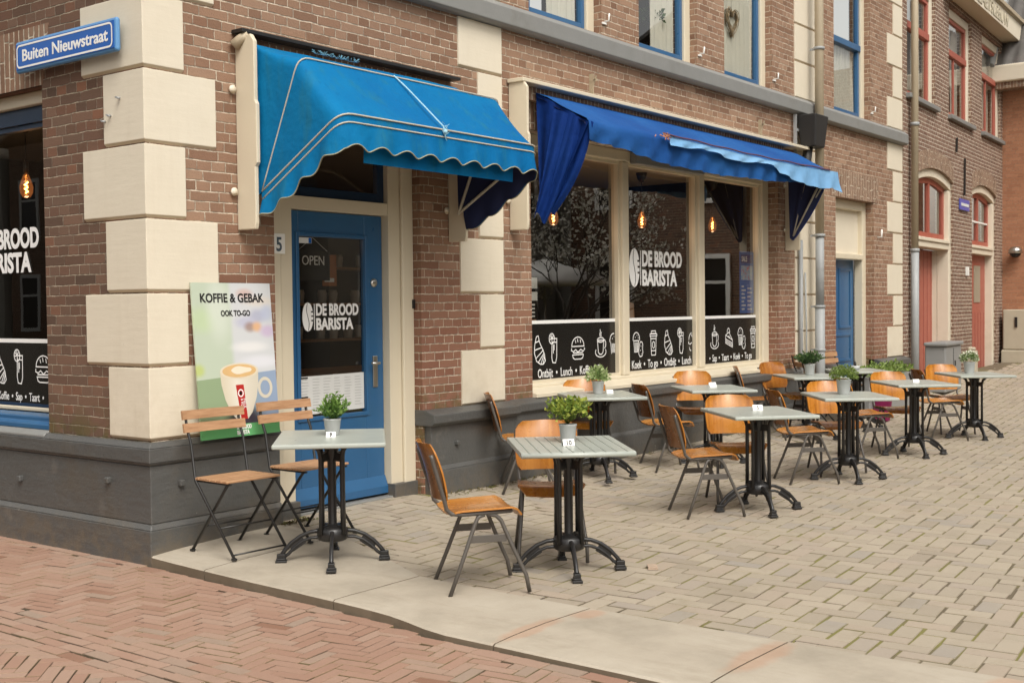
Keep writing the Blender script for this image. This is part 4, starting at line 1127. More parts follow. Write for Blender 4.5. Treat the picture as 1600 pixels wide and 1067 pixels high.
# --------------------------------------------------------------- roof
m = MB(); m.prism([(-.25, -.35, 8.4), (13.5, -.35, 8.4), (13.5, 4, 11.4), (-.25, 4, 11.4)], (0, 0, .12)); m.prism([(-.25, 9, 8.4), (13.5, 9, 8.4), (13.5, 4, 11.4), (-.25, 4, 11.4)], (0, 0, .12)); m.build('roof', M['tile'], house)

# ------------------------------------------------------------------ pendant lamps inside
def pendant(x, y, zc, zb, label):
    t = empty('pendant_lamp', (x, y, zb), 0, label, 'lamp', 'filament bulb pendants in the windows')
    m = MB(); m.lathe([(.0005, 0), (.02, .0), (.045, .03), (.062, .09), (.066, .10), (.0005, .10)], 16, (0, 0, zc - zb)); m.build('ceiling_cup', M['black'], t)
    m = MB(); m.tube([(0, 0, .17), (0, 0, zc - zb + .02)], .004, 5); m.tube([(0, 0, .10), (0, 0, .19)], .02, 10); m.build('cord', M['black'], t)
    m = MB(); m.lathe([(.0005, -.085), (.028, -.078), (.046, -.045), (.050, 0), (.038, .04), (.020, .09), (.0005, .10)], 16); m.build('bulb', M['bulb'], t)
    m = MB(); m.tube([(0.012 * math.sin(i * 1.9), .012 * math.cos(i * 1.9), -.045 + i * .010) for i in range(9)], .0055, 6); m.build('filament', M['filament'], t)
    ld = bpy.data.lights.new('bulb_light', 'POINT'); ld.energy = 2.5; ld.color = (1.0, .62, .33); ld.shadow_soft_size = .05
    lo = bpy.data.objects.new('bulb_light', ld); COL.objects.link(lo); lo.parent = t; lo.location = (0, 0, -.13)
pendant(5.10, .55, 2.85, 2.38, 'glowing filament bulb half hidden below the ragged end of the royal blue awning')
pendant(6.77, .55, 2.85, 2.43, 'glowing filament bulb on a black cord above the window lettering')
pendant(8.40, .55, 2.87, 2.46, 'glowing filament bulb above the blue poster side of the shop window')
pendant(.5, 2.17, 2.86, 2.45, 'glowing filament bulb in the street-side window under the street name sign')

t = empty('shelf_unit', (6.3, 4.6, 0), 0, 'dim wall shelf with pale crockery at the back of the shop', 'shelf')
for k in range(3):
    m = MB(); m.box(-1.3, 1.3, 0, .3, 1.1 + k * .45, 1.13 + k * .45); sh_ = m.build('shelf', M['slat'], t)
m = MB()
for k in range(3):
    x = -1.2
    while x < 1.2: m.lathe([(.0005, 0), (.05, 0), (.06, .12), (.05, .16), (.0005, .16)], 8, (x, .15, 1.132 + k * .45)); x += rnd.uniform(.16, .4)
m.build('crockery', M['paper'], t)
t = empty('bar_table', (7.7, 2.1, 0), 0, 'small pale table standing inside behind the right-hand pane', 'table')
m = MB(); m.box(-.35, .35, -.35, .35, .74, .77); m.build('tabletop', M['paper'], t); m = MB(); m.tube([(0, 0, .03), (0, 0, .74)], .04, 8); m.box(-.25, .25, -.25, .25, .02, .035); m.build('column', M['black'], t)
# wooden chair backs and posters inside the shop window
t = empty('wooden_board', (6.32, .45, 1.28), 0, 'pale wooden board leaning inside behind the middle pane', 'board')
m = MB(); m.bar((0, 0, .0), (.05, .05, .27), .25, .015, (0, 1, 0)); m.build('board', M['slat'], t)
t = empty('wooden_board', (4.52, .42, 1.24), 0, 'pale wooden board leaning inside the pane nearest the blue door', 'board')
m = MB(); m.bar((0, 0, .0), (.03, .05, .28), .22, .015, (0, 1, 0)); m.build('board', M['slat'], t)
def noisy_print(name, cols, scale=9):
    n = NT(name); o = n.obj(); f = n.noise(o, scale, 4, .7); c = n.ramp(f, cols, 'CONSTANT'); return n.done(c, .5)
t = empty('window_poster', (8.75, GY + .008, 1.40), 0, 'blue and white sale poster stuck inside the right-hand pane', 'poster')
m = MB(); m.box(-.27, .10, 0, .003, 0, .74); m.build('sheet', plain('poster_blue', (.02, .12, .42), .5), t)
m = MB(); m.box(-.235, .07, -.0035, -.0005, .60, .70); m.build('title_block', plain('poster_navy', (.02, .03, .20), .5), t)
text('SALE', .085, M['chalk'], t, lambda p: Vector((-.225 + p.x, -.005 - p.z, .62 + p.y)), xs=.8, bold=.002)
m = MB()
m.box(-.235, .07, -.0035, -.0005, .40, .57); m.build('picture', noisy_print('poster_picture', [(0, (.5, .5, .52)), (.45, (.25, .45, .65)), (.55, (.55, .2, .25)), (.62, (.7, .7, .7))], 14), t)
m = MB()
for i in range(7): m.box(-.225, -.225 + rnd.uniform(.06, .11), -.0035, -.0005, .04 + i * .045, .06 + i * .045)
for i in range(6): m.box(-.07, -.07 + rnd.uniform(.08, .13), -.0035, -.0005, .04 + i * .05, .055 + i * .05)
m.build('print', M['paper'], t)
t = empty('window_poster', (4.22, GY + .008, 1.39), 0, 'small black and white notice stuck low in the pane nearest the blue door', 'poster')
m = MB(); m.box(-.06, .17, 0, .003, 0, .40); m.build('sheet', M['film'], t)
m = MB(); m.box(-.05, .16, -.003, -.0005, .28, .38); m.box(-.05, .16, -.003, -.0005, .17, .25)
for i in range(4): m.box(-.05, .12, -.003, -.0005, .02 + i * .035, .035 + i * .035)
m.build('print', M['paper'], t)

# ------------------------------------------------------------------ teal awning over the door
aw = empty('door_awning', (0, 0, 0), 0, 'teal blue canvas hood awning with scalloped cream-edged valance over the blue door', 'awning')
AX0, AX1 = .775, 2.86
def side_board(x, z0, z1, d, par, mat='creamgloss'):
    m = MB()
    m.prism([(x - .032, .01, z0), (x - .032, -d + .03, z0), (x - .032, -d + .02, z0 + .04), (x - .032, -d + .02, z0 + (z1 - z0) * .32), (x - .032, -d, z0 + (z1 - z0) * .34), (x - .032, -d, z0 + (z1 - z0) * .64), (x - .032, -d + .015, z0 + (z1 - z0) * .66), (x - .032, -d + .015, z1 - .05), (x - .032, -d + .05, z1), (x - .032, .01, z1)], (.032, 0, 0))
    m.build('side_board', M[mat], par, bevel=.006)
    m = MB()
    for z in (z0 + .25, z1 - .35): m.lathe([(.0005, 0), (.028, 0), (.028, .01), (.0005, .012)], 12, (x - .07, .0, z)); 
    m.v = [(v[0], -.002 - (v[2] - (z0 + .25 if abs(v[2] - z0 - .25) < .1 else z1 - .35)), (z0 + .25 if abs(v[2] - z0 - .25) < .1 else z1 - .35) + v[1]) for v in m.v]
    m.pieces('wall_plate', M['cream'], par)
side_board(AX0 - .02, 2.03, 3.30, .19, aw); side_board(AX1 + .045, 2.03, 3.22, .19, aw)
m = MB(); m.box(AX0 - .08, AX1 + .06, -.10, .01, 3.315, 3.34); m.build('top_bar', M['black'], aw, bevel=.003)
m = MB(); m.tube([(AX0 - .09, -.02, 3.23), (AX0 - .05, -.06, 3.28), (AX0 - .02, -.09, 3.30)], .035, 8); m.pieces('bracket', M['pipe'], aw)
m = MB(); m.box(AX1 - .02, AX1 + .16, -.03, .01, 3.20, 3.26); m.pieces('bracket', M['soldier'], aw)
PIV = (-.17, 2.27); B1 = (-.54, 3.10); B2 = (-.905, 2.71)
def rib_pts(b, x0, x1, rad=.10, n=5, sag=0):
    """U shaped rib path: pivot at x0 -> corner -> across -> corner -> pivot at x1; returns list of (x,y,z)"""
    P = []; p0 = Vector((x0, PIV[0], PIV[1])); c0 = Vector((x0, b[0], b[1])); c1 = Vector((x1, b[0], b[1])); p1 = Vector((x1, PIV[0], PIV[1]))
    d = (c0 - p0).normalized()
    for i in range(9): P.append(p0.lerp(c0 - d * rad, i / 8))
    for i in range(1, n): 
        t = i / n; a = c0 - d * rad; e = c0 + Vector((rad, 0, 0)); P.append(a * (1 - t) ** 2 + c0 * 2 * t * (1 - t) + e * t * t)
    m_ = 24
    for i in range(m_ + 1):
        q = (c0 + Vector((rad, 0, 0))).lerp(c1 - Vector((rad, 0, 0)), i / m_); q.z -= sag * math.sin(math.pi * i / m_); P.append(q)
    for i in range(1, n):
        t = i / n; a = c1 - Vector((rad, 0, 0)); e = c1 - d * rad; P.append(a * (1 - t) ** 2 + c1 * 2 * t * (1 - t) + e * t * t)
    for i in range(9): P.append((c1 - d * rad).lerp(p1, i / 8))
    return P
ribA = rib_pts(B1, AX0, AX1, .09); ribB = rib_pts(B2, AX0, AX1, .11)
n_ = len(ribA)
# wall line: pivot -> up the board -> along the top -> down
wallL = []
for i, p in enumerate(ribA):
    if i < 9: wallL.append(Vector((AX0, -.12 + .02 * i / 8, PIV[1] + (3.25 - PIV[1]) * (i / 8.0) * .985)))
    elif i >= n_ - 9: wallL.append(Vector((AX1, -.12 + .02 * (n_ - 1 - i) / 8, PIV[1] + (3.25 - PIV[1]) * ((n_ - 1 - i) / 8.0) * .985)))
    else: 
        t = (i - 9) / (n_ - 19.0); wallL.append(Vector((AX0 + .0 + (AX1 - AX0) * min(1, max(0, (p.x - AX0) / (AX1 - AX0))), -.10, 3.25)))
def between(A, Bp, k, sag):
    G = []
    for j in range(k + 1):
        t = j / k; row = []
        for i in range(len(A)):
            q = A[i].lerp(Bp[i], t); s_ = math.sin(math.pi * t)
            row.append(q + Vector((0, sag * s_ * .5, -sag * s_ * .6)) + Vector((0, 0, .008 * mnoise.noise((q.x * 3, q.y * 4, q.z * 4)))))
        G.append(row)
    return G
G1 = between(wallL, ribA, 5, .018); G2 = between(ribA, ribB, 6, .022)
m = MB(); m.grid(G1); m.grid(G2); m.build('canopy', M['teal'], aw)
def inner(G, c, d): return [[q + (Vector(c) - q).normalized() * d for q in r] for r in G]
m = MB(); m.grid(inner(G1, (1.82, -.3, 2.5), .022)); m.grid(inner(G2, (1.82, -.3, 2.5), .022)); m.build('lining', M['awning_shade'], aw)  # dark copy inside the hood, added to stand in for its inner shade
def path_tube(P, r, off=(0, -.004, .006)): 
    m = MB(); m.tube([p + Vector(off) for p in P], r, 6); return m
path_tube(ribA, .0055).build('piping', M['piping'], aw); path_tube(ribB, .006).build('piping', M['piping'], aw)
V0 = [p + Vector((0, -.004, -.045)) for p in ribB]
path_tube(V0, .0055, (0, -.003, 0)).build('piping', M['piping'], aw)
m = MB(); m.tube([p + Vector(((.03 if p.x < 1.8 else -.03) * min(1, abs(p.x - 1.82) / 1.0), .035, -.02)) for p in ribB], .012, 6); m.tube([p + Vector(((.035 if p.x < 1.8 else -.035) * min(1, abs(p.x - 1.82) / 1.0), .035, -.03)) for p in ribA], .012, 6); m.build('frame_tube', M['piping'], aw)
# valance: resample the rib by arc length and hang a scalloped strip
def resample(P, n):
    L = [0]
    for a, b in zip(P, P[1:]): L.append(L[-1] + (b - a).length)
    out = []; k = 0
    for i in range(n + 1):
        s_ = L[-1] * i / n
        while k < len(P) - 2 and L[k + 1] < s_: k += 1
        t = (s_ - L[k]) / max(1e-6, L[k + 1] - L[k]); out.append(P[k].lerp(P[k + 1], min(1, max(0, t))))
    return out, L[-1]
RV, RL = resample(V0, 260); NSC = 16
RB, _ = resample(ribB, 260)
G = []; edge = []
for i, p in enumerate(RV):
    s_ = i / 260; ph = (s_ * NSC) % 1.0; drop = .156 - .019 * math.cos(2 * math.pi * ph)
    endf = min(1, min(s_, 1 - s_) / .06); drop *= .75 + .25 * endf
    out = .012 * math.sin(s_ * NSC * math.pi * 2 + .7)
    nrm_ = Vector((0, -1, 0))
    if p.x < AX0 + .05: nrm_ = Vector((-1, 0, 0))
    if p.x > AX1 - .05: nrm_ = Vector((1, 0, 0))
    row = [RB[i], p]
    for k in (.5, 1.0): row.append(p + Vector((0, 0, -drop * k)) + nrm_ * (out * k + .02 * k))
    G.append(row); edge.append(row[-1])
m = MB(); m.grid(G); m.build('valance', M['teal'], aw)
m = MB(); m.tube([p + Vector((0, -.002, 0)) for p in edge], .0045, 5); m.build('valance_piping', M['piping_dirty'], aw)
m = MB(); m.grid([[q + Vector((-.008, .006, 0)) for q in r] for r in G[176:]]); m.build('lining', M['awning_shade'], aw)  # dark copy behind the right valance, shade put in as colour
# inner lining strip behind the valance
m = MB(); m.grid([[p + Vector((0, .05, -.06)), p + Vector((0, .06, -.235))] for p in RV[75:186]]); m.build('lining', M['teal'], aw)
# tie rope
rp = [Vector((1.66, -.54 + .0, 3.115)), Vector((1.70, -.63, 3.02)), Vector((1.73, -.76, 2.885)), Vector((1.745, -.915, 2.735)), Vector((1.75, -.925, 2.66))]
m = MB(); m.tube(rp, .006, 6)
for k in range(14): 
    b = Vector((1.745, -.925, 2.70 + rnd.uniform(-.05, .06))); m.tube([b, b + Vector((rnd.gauss(0, .02), -.01 - rnd.random() * .01, rnd.gauss(0, .04)))], .0018, 4)
m.lathe([(.0005, -.02), (.016, -.008), (.016, .008), (.0005, .02)], 8, (1.745, -.93, 2.70))
m.build('rope', plain('pale_blue_rope', (.32, .55, .66), .8, var=.2), aw)
m = MB()
for k in range(60):
    b = Vector((rnd.uniform(1.30, 1.72), -.13 - rnd.random() * .02, 3.262)); m.tube([b, b + Vector((rnd.gauss(0, .03), -.01, rnd.uniform(0, .03)))], .0016, 3)
m.build('frayed_threads', plain('frayed_blue', (.20, .45, .58), .9), aw)

# ------------------------------------------------------------------ royal blue awning over the shop window
a2 = empty('window_awning', (0, 0, 0), 0, 'long royal blue awning half folded over the shop window, torn light blue lining showing', 'awning')
BX0, BX1 = 3.97, 9.20
side_board(BX0 - .25, 2.16, 3.42, .20, a2); side_board(9.30, 2.16, 3.30, .20, a2)
m = MB(); m.box(BX0 - .30, 9.74, -.16, .01, 3.415, 3.45); m.build('top_board', M['creamgloss'], a2, bevel=.006)
m = MB(); m.box(BX0 - .22, BX1 - .1, -.06, .005, 3.30, 3.41); m.build('roller_recess', M['soldier'], a2)
PIV = (-.12, 2.31); C1 = (-.61, 3.06); CM = (-.33, 3.215)
def wob(x, s_, k): return s_ * mnoise.noise((x * k, 1.7, 3.3))
nx = 90; TOPG = []
for i in range(nx + 1):
    t = i / nx; x = BX0 + (BX1 - BX0) * t
    row = []
    sagc = .05 * math.sin(math.pi * t)
    for (yy, zz, q) in ((-.06, 3.37, 0), (-.20, 3.315, .3), (-.33, 3.24, .7), (-.47, 3.16, .9), (-.60, 3.09, 1.0), (-.625, 3.06, 1), (-.625, 3.02, 1)):
        row.append(Vector((x, yy + wob(x, .012, 3) * q, zz - sagc * .5 * q + wob(x + yy, .015, 4) * q)))
    # front valance with folds
    drop = .10 + .09 * math.sin(math.pi * min(1, t * 1.15)) + .03 * wob(x, 1, 1.3)
    for k in (.3, .6, 1.0): row.append(Vector((x, -.63 - .022 * math.sin(x * 19 + k * 2) * k + .02 * k, 3.02 - sagc * .5 - drop * k + .004 * math.sin(x * 31))))
    TOPG.append(row)
m = MB(); m.grid(TOPG); m.build('canopy', M['royal'], a2)
def side_cloth(x, flip, gather):
    G = []; nu = 26
    # from the wall line to the front rib corner, fanned to the pivot, with radial folds
    for i in range(nu + 1):
        t = i / nu; top = Vector((x, -.07 + (-.62 + .07) * t, 3.37 + (3.06 - 3.37) * t)); pv = Vector((x, -.10 - .06 * t, 2.31 - .03 * math.sin(t * math.pi)))
        row = []
        for k in range(9):
            s_ = k / 8; q = top.lerp(pv, s_)
            fold = gather * math.sin(t * 5.2 * math.pi + .6 * s_) * (1 - abs(2 * s_ - 1) * .55) * (.35 + t)
            q += Vector((fold * (1 if not flip else -1) * .9, fold * .35, 0)); q.z -= .05 * math.sin(math.pi * s_) * t
            row.append(q)
        G.append(row)
    m = MB(); m.grid(G); return m
side_cloth(BX0 + .01, False, .045).build('side_cloth', M['royalside'], a2)
side_cloth(BX1 - .01, True, .02).build('side_cloth', M['royalside'], a2)
m_ = side_cloth(BX1 - .035, True, .02); m_.build('lining', M['awning_shade'], a2)  # dark sheet added in place of shade at the open right end
m = MB(); m.grid([[q + Vector((0, .03, -.025)) for q in r[:6]] for r in TOPG]); m.build('lining', M['awning_shade'], a2)  # dark sheet under the canopy, painting in the shade below it
# loose hanging end at the left
G = []
for i in range(19):
    t = i / 18; a = Vector((BX0 - .02 + .10 * t, -.30 - .34 * t, 3.20 - .14 * t)); b = Vector((BX0 - .05 + .12 * t, -.10 - .12 * t, 2.27 + .05 * math.sin(t * 9)))
    row = []
    for k in range(9):
        s_ = k / 8; q = a.lerp(b, s_); f_ = .035 * math.sin(t * 6 * math.pi + s_ * 1.5) * (.3 + s_ * (1.2 - s_)); q += Vector((-.03 + f_, f_ * .6 - .10 * math.sin(math.pi * s_) * t * .6, -.03 * math.sin(math.pi * s_))); row.append(q)
    G.append(row)
m = MB(); m.sheet(G, .002); m.build('hanging_cloth', M['royalside'], a2)
# pale faded lining turned over the valance
G = []; n2 = 60
for i in range(n2 + 1):
    t = i / n2; x = 5.28 + (9.30 - 5.28) * t
    up_ = 3.075 - .012 * t if t < .60 else 3.075; lowd = .07 + .02 * math.sin(x * 5) if t < .58 else (.10 + .11 * min(1, (t - .58) / .12)) + .015 * math.sin(x * 6)
    if t > .93: lowd *= 1.0 + (t - .93) * 3
    row = []
    for k in range(5):
        s_ = k / 4; row.append(Vector((x + .05 * t * s_, -.655 - .02 * math.sin(x * 16 + s_ * 3) * s_ - .02 * s_, up_ - .022 * math.sin(math.pi * t) + .008 * mnoise.noise((x * 5, s_, 0)) - lowd * s_)))
    G.append(row)
m = MB(); m.sheet(G, .002); m.build('faded_lining', M['sky'], a2)
m = MB(); m.tube([Vector((x, -.665, 3.085 - .02 * math.sin(math.pi * (x - 5.2) / 4.1) + .004 * math.sin(x * 9))) for x in [5.15 + i * .1 for i in range(40)]], .008, 5); m.build('torn_seam', plain('red_brown_seam', (.10, .035, .05), .8), a2)
m = MB()
for k in range(16):
    b = Vector((5.22 + rnd.gauss(0, .06), -.66, 3.06)); m.tube([b, b + Vector((rnd.gauss(0, .05), -.01, rnd.gauss(0, .025)))], .005, 4)
m.pieces('frayed_threads', plain('frayed_orange', (.50, .22, .12), .9), a2)
# ribs of the frame seen at the open right end
m = MB()
for xx in (BX1 - .03,):
    for (yy, zz) in ((-.60, 3.04), (-.36, 3.19)): m.tube([(xx, PIV[0] - .02, PIV[1] + .02), (xx, yy, zz)], .013, 6)
m.tube([(BX0 + .03, -.60, 3.035), (BX1 - .03, -.60, 3.035)], .014, 6)
m.build('frame_rib', M['piping'], a2)
m = MB()
for q in (.0, .35, .7): m.tube([(BX1 - .06, PIV[0] - .05, PIV[1] + .04), (BX1 - .10, -.50 - q * .08, 2.93 + q * .1)], .008, 5)
m.build('piping', M['piping'], a2)

# ------------------------------------------------------------------ street sign, poster
ss = empty('street_name_sign', (-.04, .73, 3.205), 0, 'blue enamel street name sign with white lettering on the corner above the street-side window', 'sign')
m = MB(); m.box(-.035, .0, -.575, .57, -.105, .105); m.build('casing', M['signedge'], ss, bevel=.022, seg=3)
m = MB(); m.box(-.0395, -.0355, -.555, .55, -.085, .085); m.build('face', M['signblue'], ss, bevel=.0015)
m = MB(); loc = MB(); 
def rr_pts(w_, h_, r_): return arc(w_ - r_, h_ - r_, r_, r_, 0, 90, 5) + arc(-w_ + r_, h_ - r_, r_, r_, 90, 180, 5) + arc(-w_ + r_, -h_ + r_, r_, r_, 180, 270, 5) + arc(w_ - r_, -h_ + r_, r_, r_, 270, 360, 5)
ribbon(loc, rr_pts(.535, .072, .03), .012, True, .0012)
for f in loc.f: m.poly([(-.040 - loc.v[i][2], -loc.v[i][0], loc.v[i][1]) for i in f])
m.build('border', M['white'], ss)
fit_text('Buiten Nieuwstraat', .96, .075, M['white'], ss, lambda p: Vector((-.0402 - p.z, .48 - p.x, -.032 + p.y)), bold=.0022)

po = empty('coffee_poster', (.635, -.0, .66), 0, 'tall printed poster board of a white coffee cup leaning beside the blue door', 'poster')
TB = lambda p: Vector((p.x, -.105 + .085 * (p.z / 1.02) - p.y, p.z))     # board leans back on the wall, y = out of the board
m = MB(); m.prism([TB(Vector((-.325, .0, .02))), TB(Vector((.325, .0, .02))), TB(Vector((.325, .0, 1.02))), TB(Vector((-.325, .0, 1.02)))], (0, .012, 0))
def poster_mat():
    n = NT('poster_print'); X = n.sep(n.obj()); x, z = X[0], X[2]
    c = n.mix(n.smooth(x, -.05, .0), (.46, .52, .41), (.55, .56, .57))
    def blob(c, cx, cz, rx, rz, colr, amt):
        d = n.m('SQRT', n.add(n.m('POWER', n.m('DIVIDE', n.sub(x, cx), rx), 2.0), n.m('POWER', n.m('DIVIDE', n.sub(z, cz), rz), 2.0)))
        return n.mix(n.mul(n.smooth(d, 1.0, .25), amt), c, colr)
    for b in ((-.25, .78, .2, .12, (.46, .56, .34), .8), (-.12, .85, .14, .3, (.58, .62, .54), .8), (.10, .95, .10, .05, (.55, .30, .24), .55), (.22, .90, .2, .05, (.62, .56, .50), .8), (.20, .80, .10, .07, (.34, .35, .48), .7), (.28, .82, .08, .08, (.40, .44, .58), .7), (.10, .76, .13, .06, (.42, .42, .55), .7),
              (.13, .73, .07, .05, (.30, .19, .15), .8), (.19, .73, .06, .05, (.65, .38, .20), .9), (.28, .70, .10, .06, (.50, .38, .54), .8), (.12, .60, .22, .05, (.70, .69, .68), .8), (.2, .5, .25, .06, (.66, .66, .70), .8), (-.31, .46, .07, .06, (.45, .52, .10), .7)):
        c = blob(c, *b)
    low = n.mix(n.smooth(x, -.10, .25), (.26, .34, .20), (.26, .33, .45))
    c = n.mix(n.smooth(n.add(z, n.mul(x, -.06)), .42, .415), c, low)
    c = blob(c, .03, .13, .20, .13, (.02, .012, .02), 1.0); c = blob(c, .05, .10, .22, .12, (.06, .05, .07), .7)
    c = n.mix(n.m('LESS_THAN', z, .10), c, (.13, .42, .16))
    return n.done(c, .35)
m.build('board', poster_mat(), po)
def pp(x, z, e): return TB(Vector((x, e, z)))
m = MB()    # cup body printed on the board
cup = [(-.145, .445), (-.14, .36), (-.115, .26), (-.07, .17), (-.03, .13), (.06, .13), (.10, .17), (.145, .27), (.165, .36), (.172, .445)]
m.poly([pp(x, z, .0012) for x, z in cup]); 
def cupmat():
    n = NT('printed_cup'); X = n.sep(n.obj()); c = n.ramp(n.smooth(X[0], -.15, .18), [(0, (.60, .53, .40)), (.35, (.70, .65, .55)), (1, (.58, .53, .43))]); return n.done(c, .35)
CM_ = cupmat(); m.build('printed_cup', CM_, po)
m = MB(); m.poly([pp(.0135 + .1585 * math.cos(a), .445 + .052 * math.sin(a), .0016) for a in [i * math.pi / 16 for i in range(32)]]); m.build('printed_cup', plain('printed_rim', (.66, .58, .44), .35), po)
m = MB(); m.poly([pp(.0135 + .14 * math.cos(a), .446 + .042 * math.sin(a), .0020) for a in [i * math.pi / 16 for i in range(32)]]); m.build('printed_coffee', plain('printed_crema', (.62, .40, .18), .35, var=.15, scale=12), po)
m = MB(); m.poly([pp(.03 + .085 * math.cos(a), .45 + .024 * math.sin(a) * (1 + .2 * math.cos(3 * a)), .0024) for a in [i * math.pi / 16 for i in range(32)]]); m.build('printed_foam', plain('printed_foam', (.74, .66, .52), .35), po)
loc = MB(); ribbon(loc, ell(.222, .325, .052, .06, 22), .022, True, 0); m = MB()
for f in loc.f: m.poly([pp(loc.v[i][0], loc.v[i][1], .0009) for i in f])
m.build('printed_handle', CM_, po)
m = MB(); m.poly([pp(x, z, .0018) for x, z in ((-.025, .355), (.040, .355), (.058, .13), (.003, .13))]); m.build('red_band', plain('printed_red', (.42, .025, .02), .35), po)
loc = MB(); ribbon(loc, ell(.012, .30, .020, .022, 18), .008, True, 0); m = MB()
for f in loc.f: m.poly([pp(loc.v[i][0], loc.v[i][1], .0024) for i in f])
m.build('printed_ring', M['chalk'], po)
m = MB(); m.poly([pp(.012 + .011 * math.cos(a), .30 + .012 * math.sin(a), .0024) for a in [i * math.pi / 8 for i in range(16)]]); m.build('printed_dot', M['film'], po)
text('MELK', .030, M['chalk'], po, lambda p: pp(.030 + p.y, .265 - p.x, .0026 + p.z), xs=.9); text('& KOEK', .026, M['chalk'], po, lambda p: pp(.009 + p.y, .265 - p.x, .0026 + p.z), xs=.9)
INK = plain('black_ink', (.015, .014, .014), .4)
fit_text('KOFFIE & GEBAK', .52, .056, INK, po, lambda p: pp(-.265 + p.x, .895 + p.y, .0015 + p.z), bold=.002)
fit_text('OOK TO-GO', .24, .036, INK, po, lambda p: pp(-.105 + p.x, .805 + p.y, .0015 + p.z), bold=.0015)
fit_text('DE BROOD', .12, .026, M['chalk'], po, lambda p: pp(-.04 + p.x, .068 + p.y, .0015 + p.z), bold=.0015); fit_text('BARISTA', .10, .026, M['chalk'], po, lambda p: pp(-.04 + p.x, .033 + p.y, .0015 + p.z), bold=.0015)

# ------------------------------------------------------------------ furniture prototypes
def make_table(slatted):
    t = empty('cafe_table', (0, 0, 0))
    W2, L2, H = .412, .319, .745
    if slatted:
        m = MB(); nsl = 9; wy = 2 * (L2 - .045) / nsl
        m.box(-W2, W2, -L2, -L2 + .043, H - .03, H); m.box(-W2, W2, L2 - .043, L2, H - .03, H)
        for k in range(nsl): m.box(-W2, W2, -L2 + .045 + k * wy + .0022, -L2 + .045 + (k + 1) * wy - .0022, H - .028, H - .0005)
        m.box(-W2 + .012, W2 - .012, -L2 + .012, L2 - .012, H - .026, H - .008)
        # slats run across the short side
        m.build('tabletop', M['top'], t, bevel=.004)
        m = MB(); 
        for s_ in (-1, 1): m.tube([(s_ * W2, -L2, H - .016), (s_ * W2, L2, H - .016)], .0145, 10)
        m.build('edge_rail', M['top'], t)
    else:
        m = MB(); m.box(-W2, W2, -L2, L2, H - .028, H); m.build('tabletop', M['top'], t, bevel=.010, seg=3)
    c = MB()
    c.lathe([(.0005, .15), (.032, .15), (.034, .19), (.026, .23), (.026, .60), (.040, .65), (.05, .70), (.0005, .705)], 14)
    for a in range(4):
        an_ = a * math.pi / 2 + math.pi / 4; ca, sa = math.cos(an_), math.sin(an_)
        c.tube([(ca * .090, sa * .090, .17), (ca * .088, sa * .088, .40), (ca * .088, sa * .088, .63), (ca * .10, sa * .10, .67), (ca * .15, sa * .15, .716)], [.015, .014, .014, .015, .013], 8)
        c.bar((ca * .02, sa * .02, .625), (ca * .09, sa * .09, .625), .022, .05); c.bar((ca * .02, sa * .02, .195), (ca * .09, sa * .09, .195), .022, .05)
    c.box(-.16, .16, -.02, .02, .703, .7165); c.box(-.02, .02, -.16, -.021, .703, .7165); c.box(-.02, .02, .021, .16, .703, .7165)
    c.lathe([(.0005, .125), (.075, .125), (.092, .135), (.094, .195), (.06, .212), (.03, .225), (.0005, .225)], 12)
    c.build('column', M['iron'], t)
    for a in range(4):
        an_ = a * math.pi / 2; ca, sa = math.cos(an_), math.sin(an_); f = MB()
        hi = [(.07, .185), (.13, .178), (.19, .155), (.245, .115), (.285, .07), (.30, .048)]; lo = [(.07, .145), (.13, .142), (.18, .123), (.225, .09), (.262, .05), (.285, .035)]
        f.tube([(r_ * ca, r_ * sa, z) for r_, z in hi], [.014, .013, .0125, .0125, .013, .014], 8); f.tube([(r_ * ca, r_ * sa, z) for r_, z in lo], [.011, .010, .010, .010, .011, .011], 8)
        f.bar((.17 * ca, .17 * sa, .135), (.25 * ca, .25 * sa, .082), .006, .05)
        T_ = lambda p: Vector((p.x * ca - p.y * sa, p.x * sa + p.y * ca, p.z))
        f.box(.277, .333, -.022, .022, .016, .028, T_); f.box(.272, .338, -.029, .029, 0, .015, T_); f.box(.280, .33, -.019, .019, .0285, .052, T_)
        f.build('foot', M['iron'], t, bevel=.004)
    return t
REAR = 0
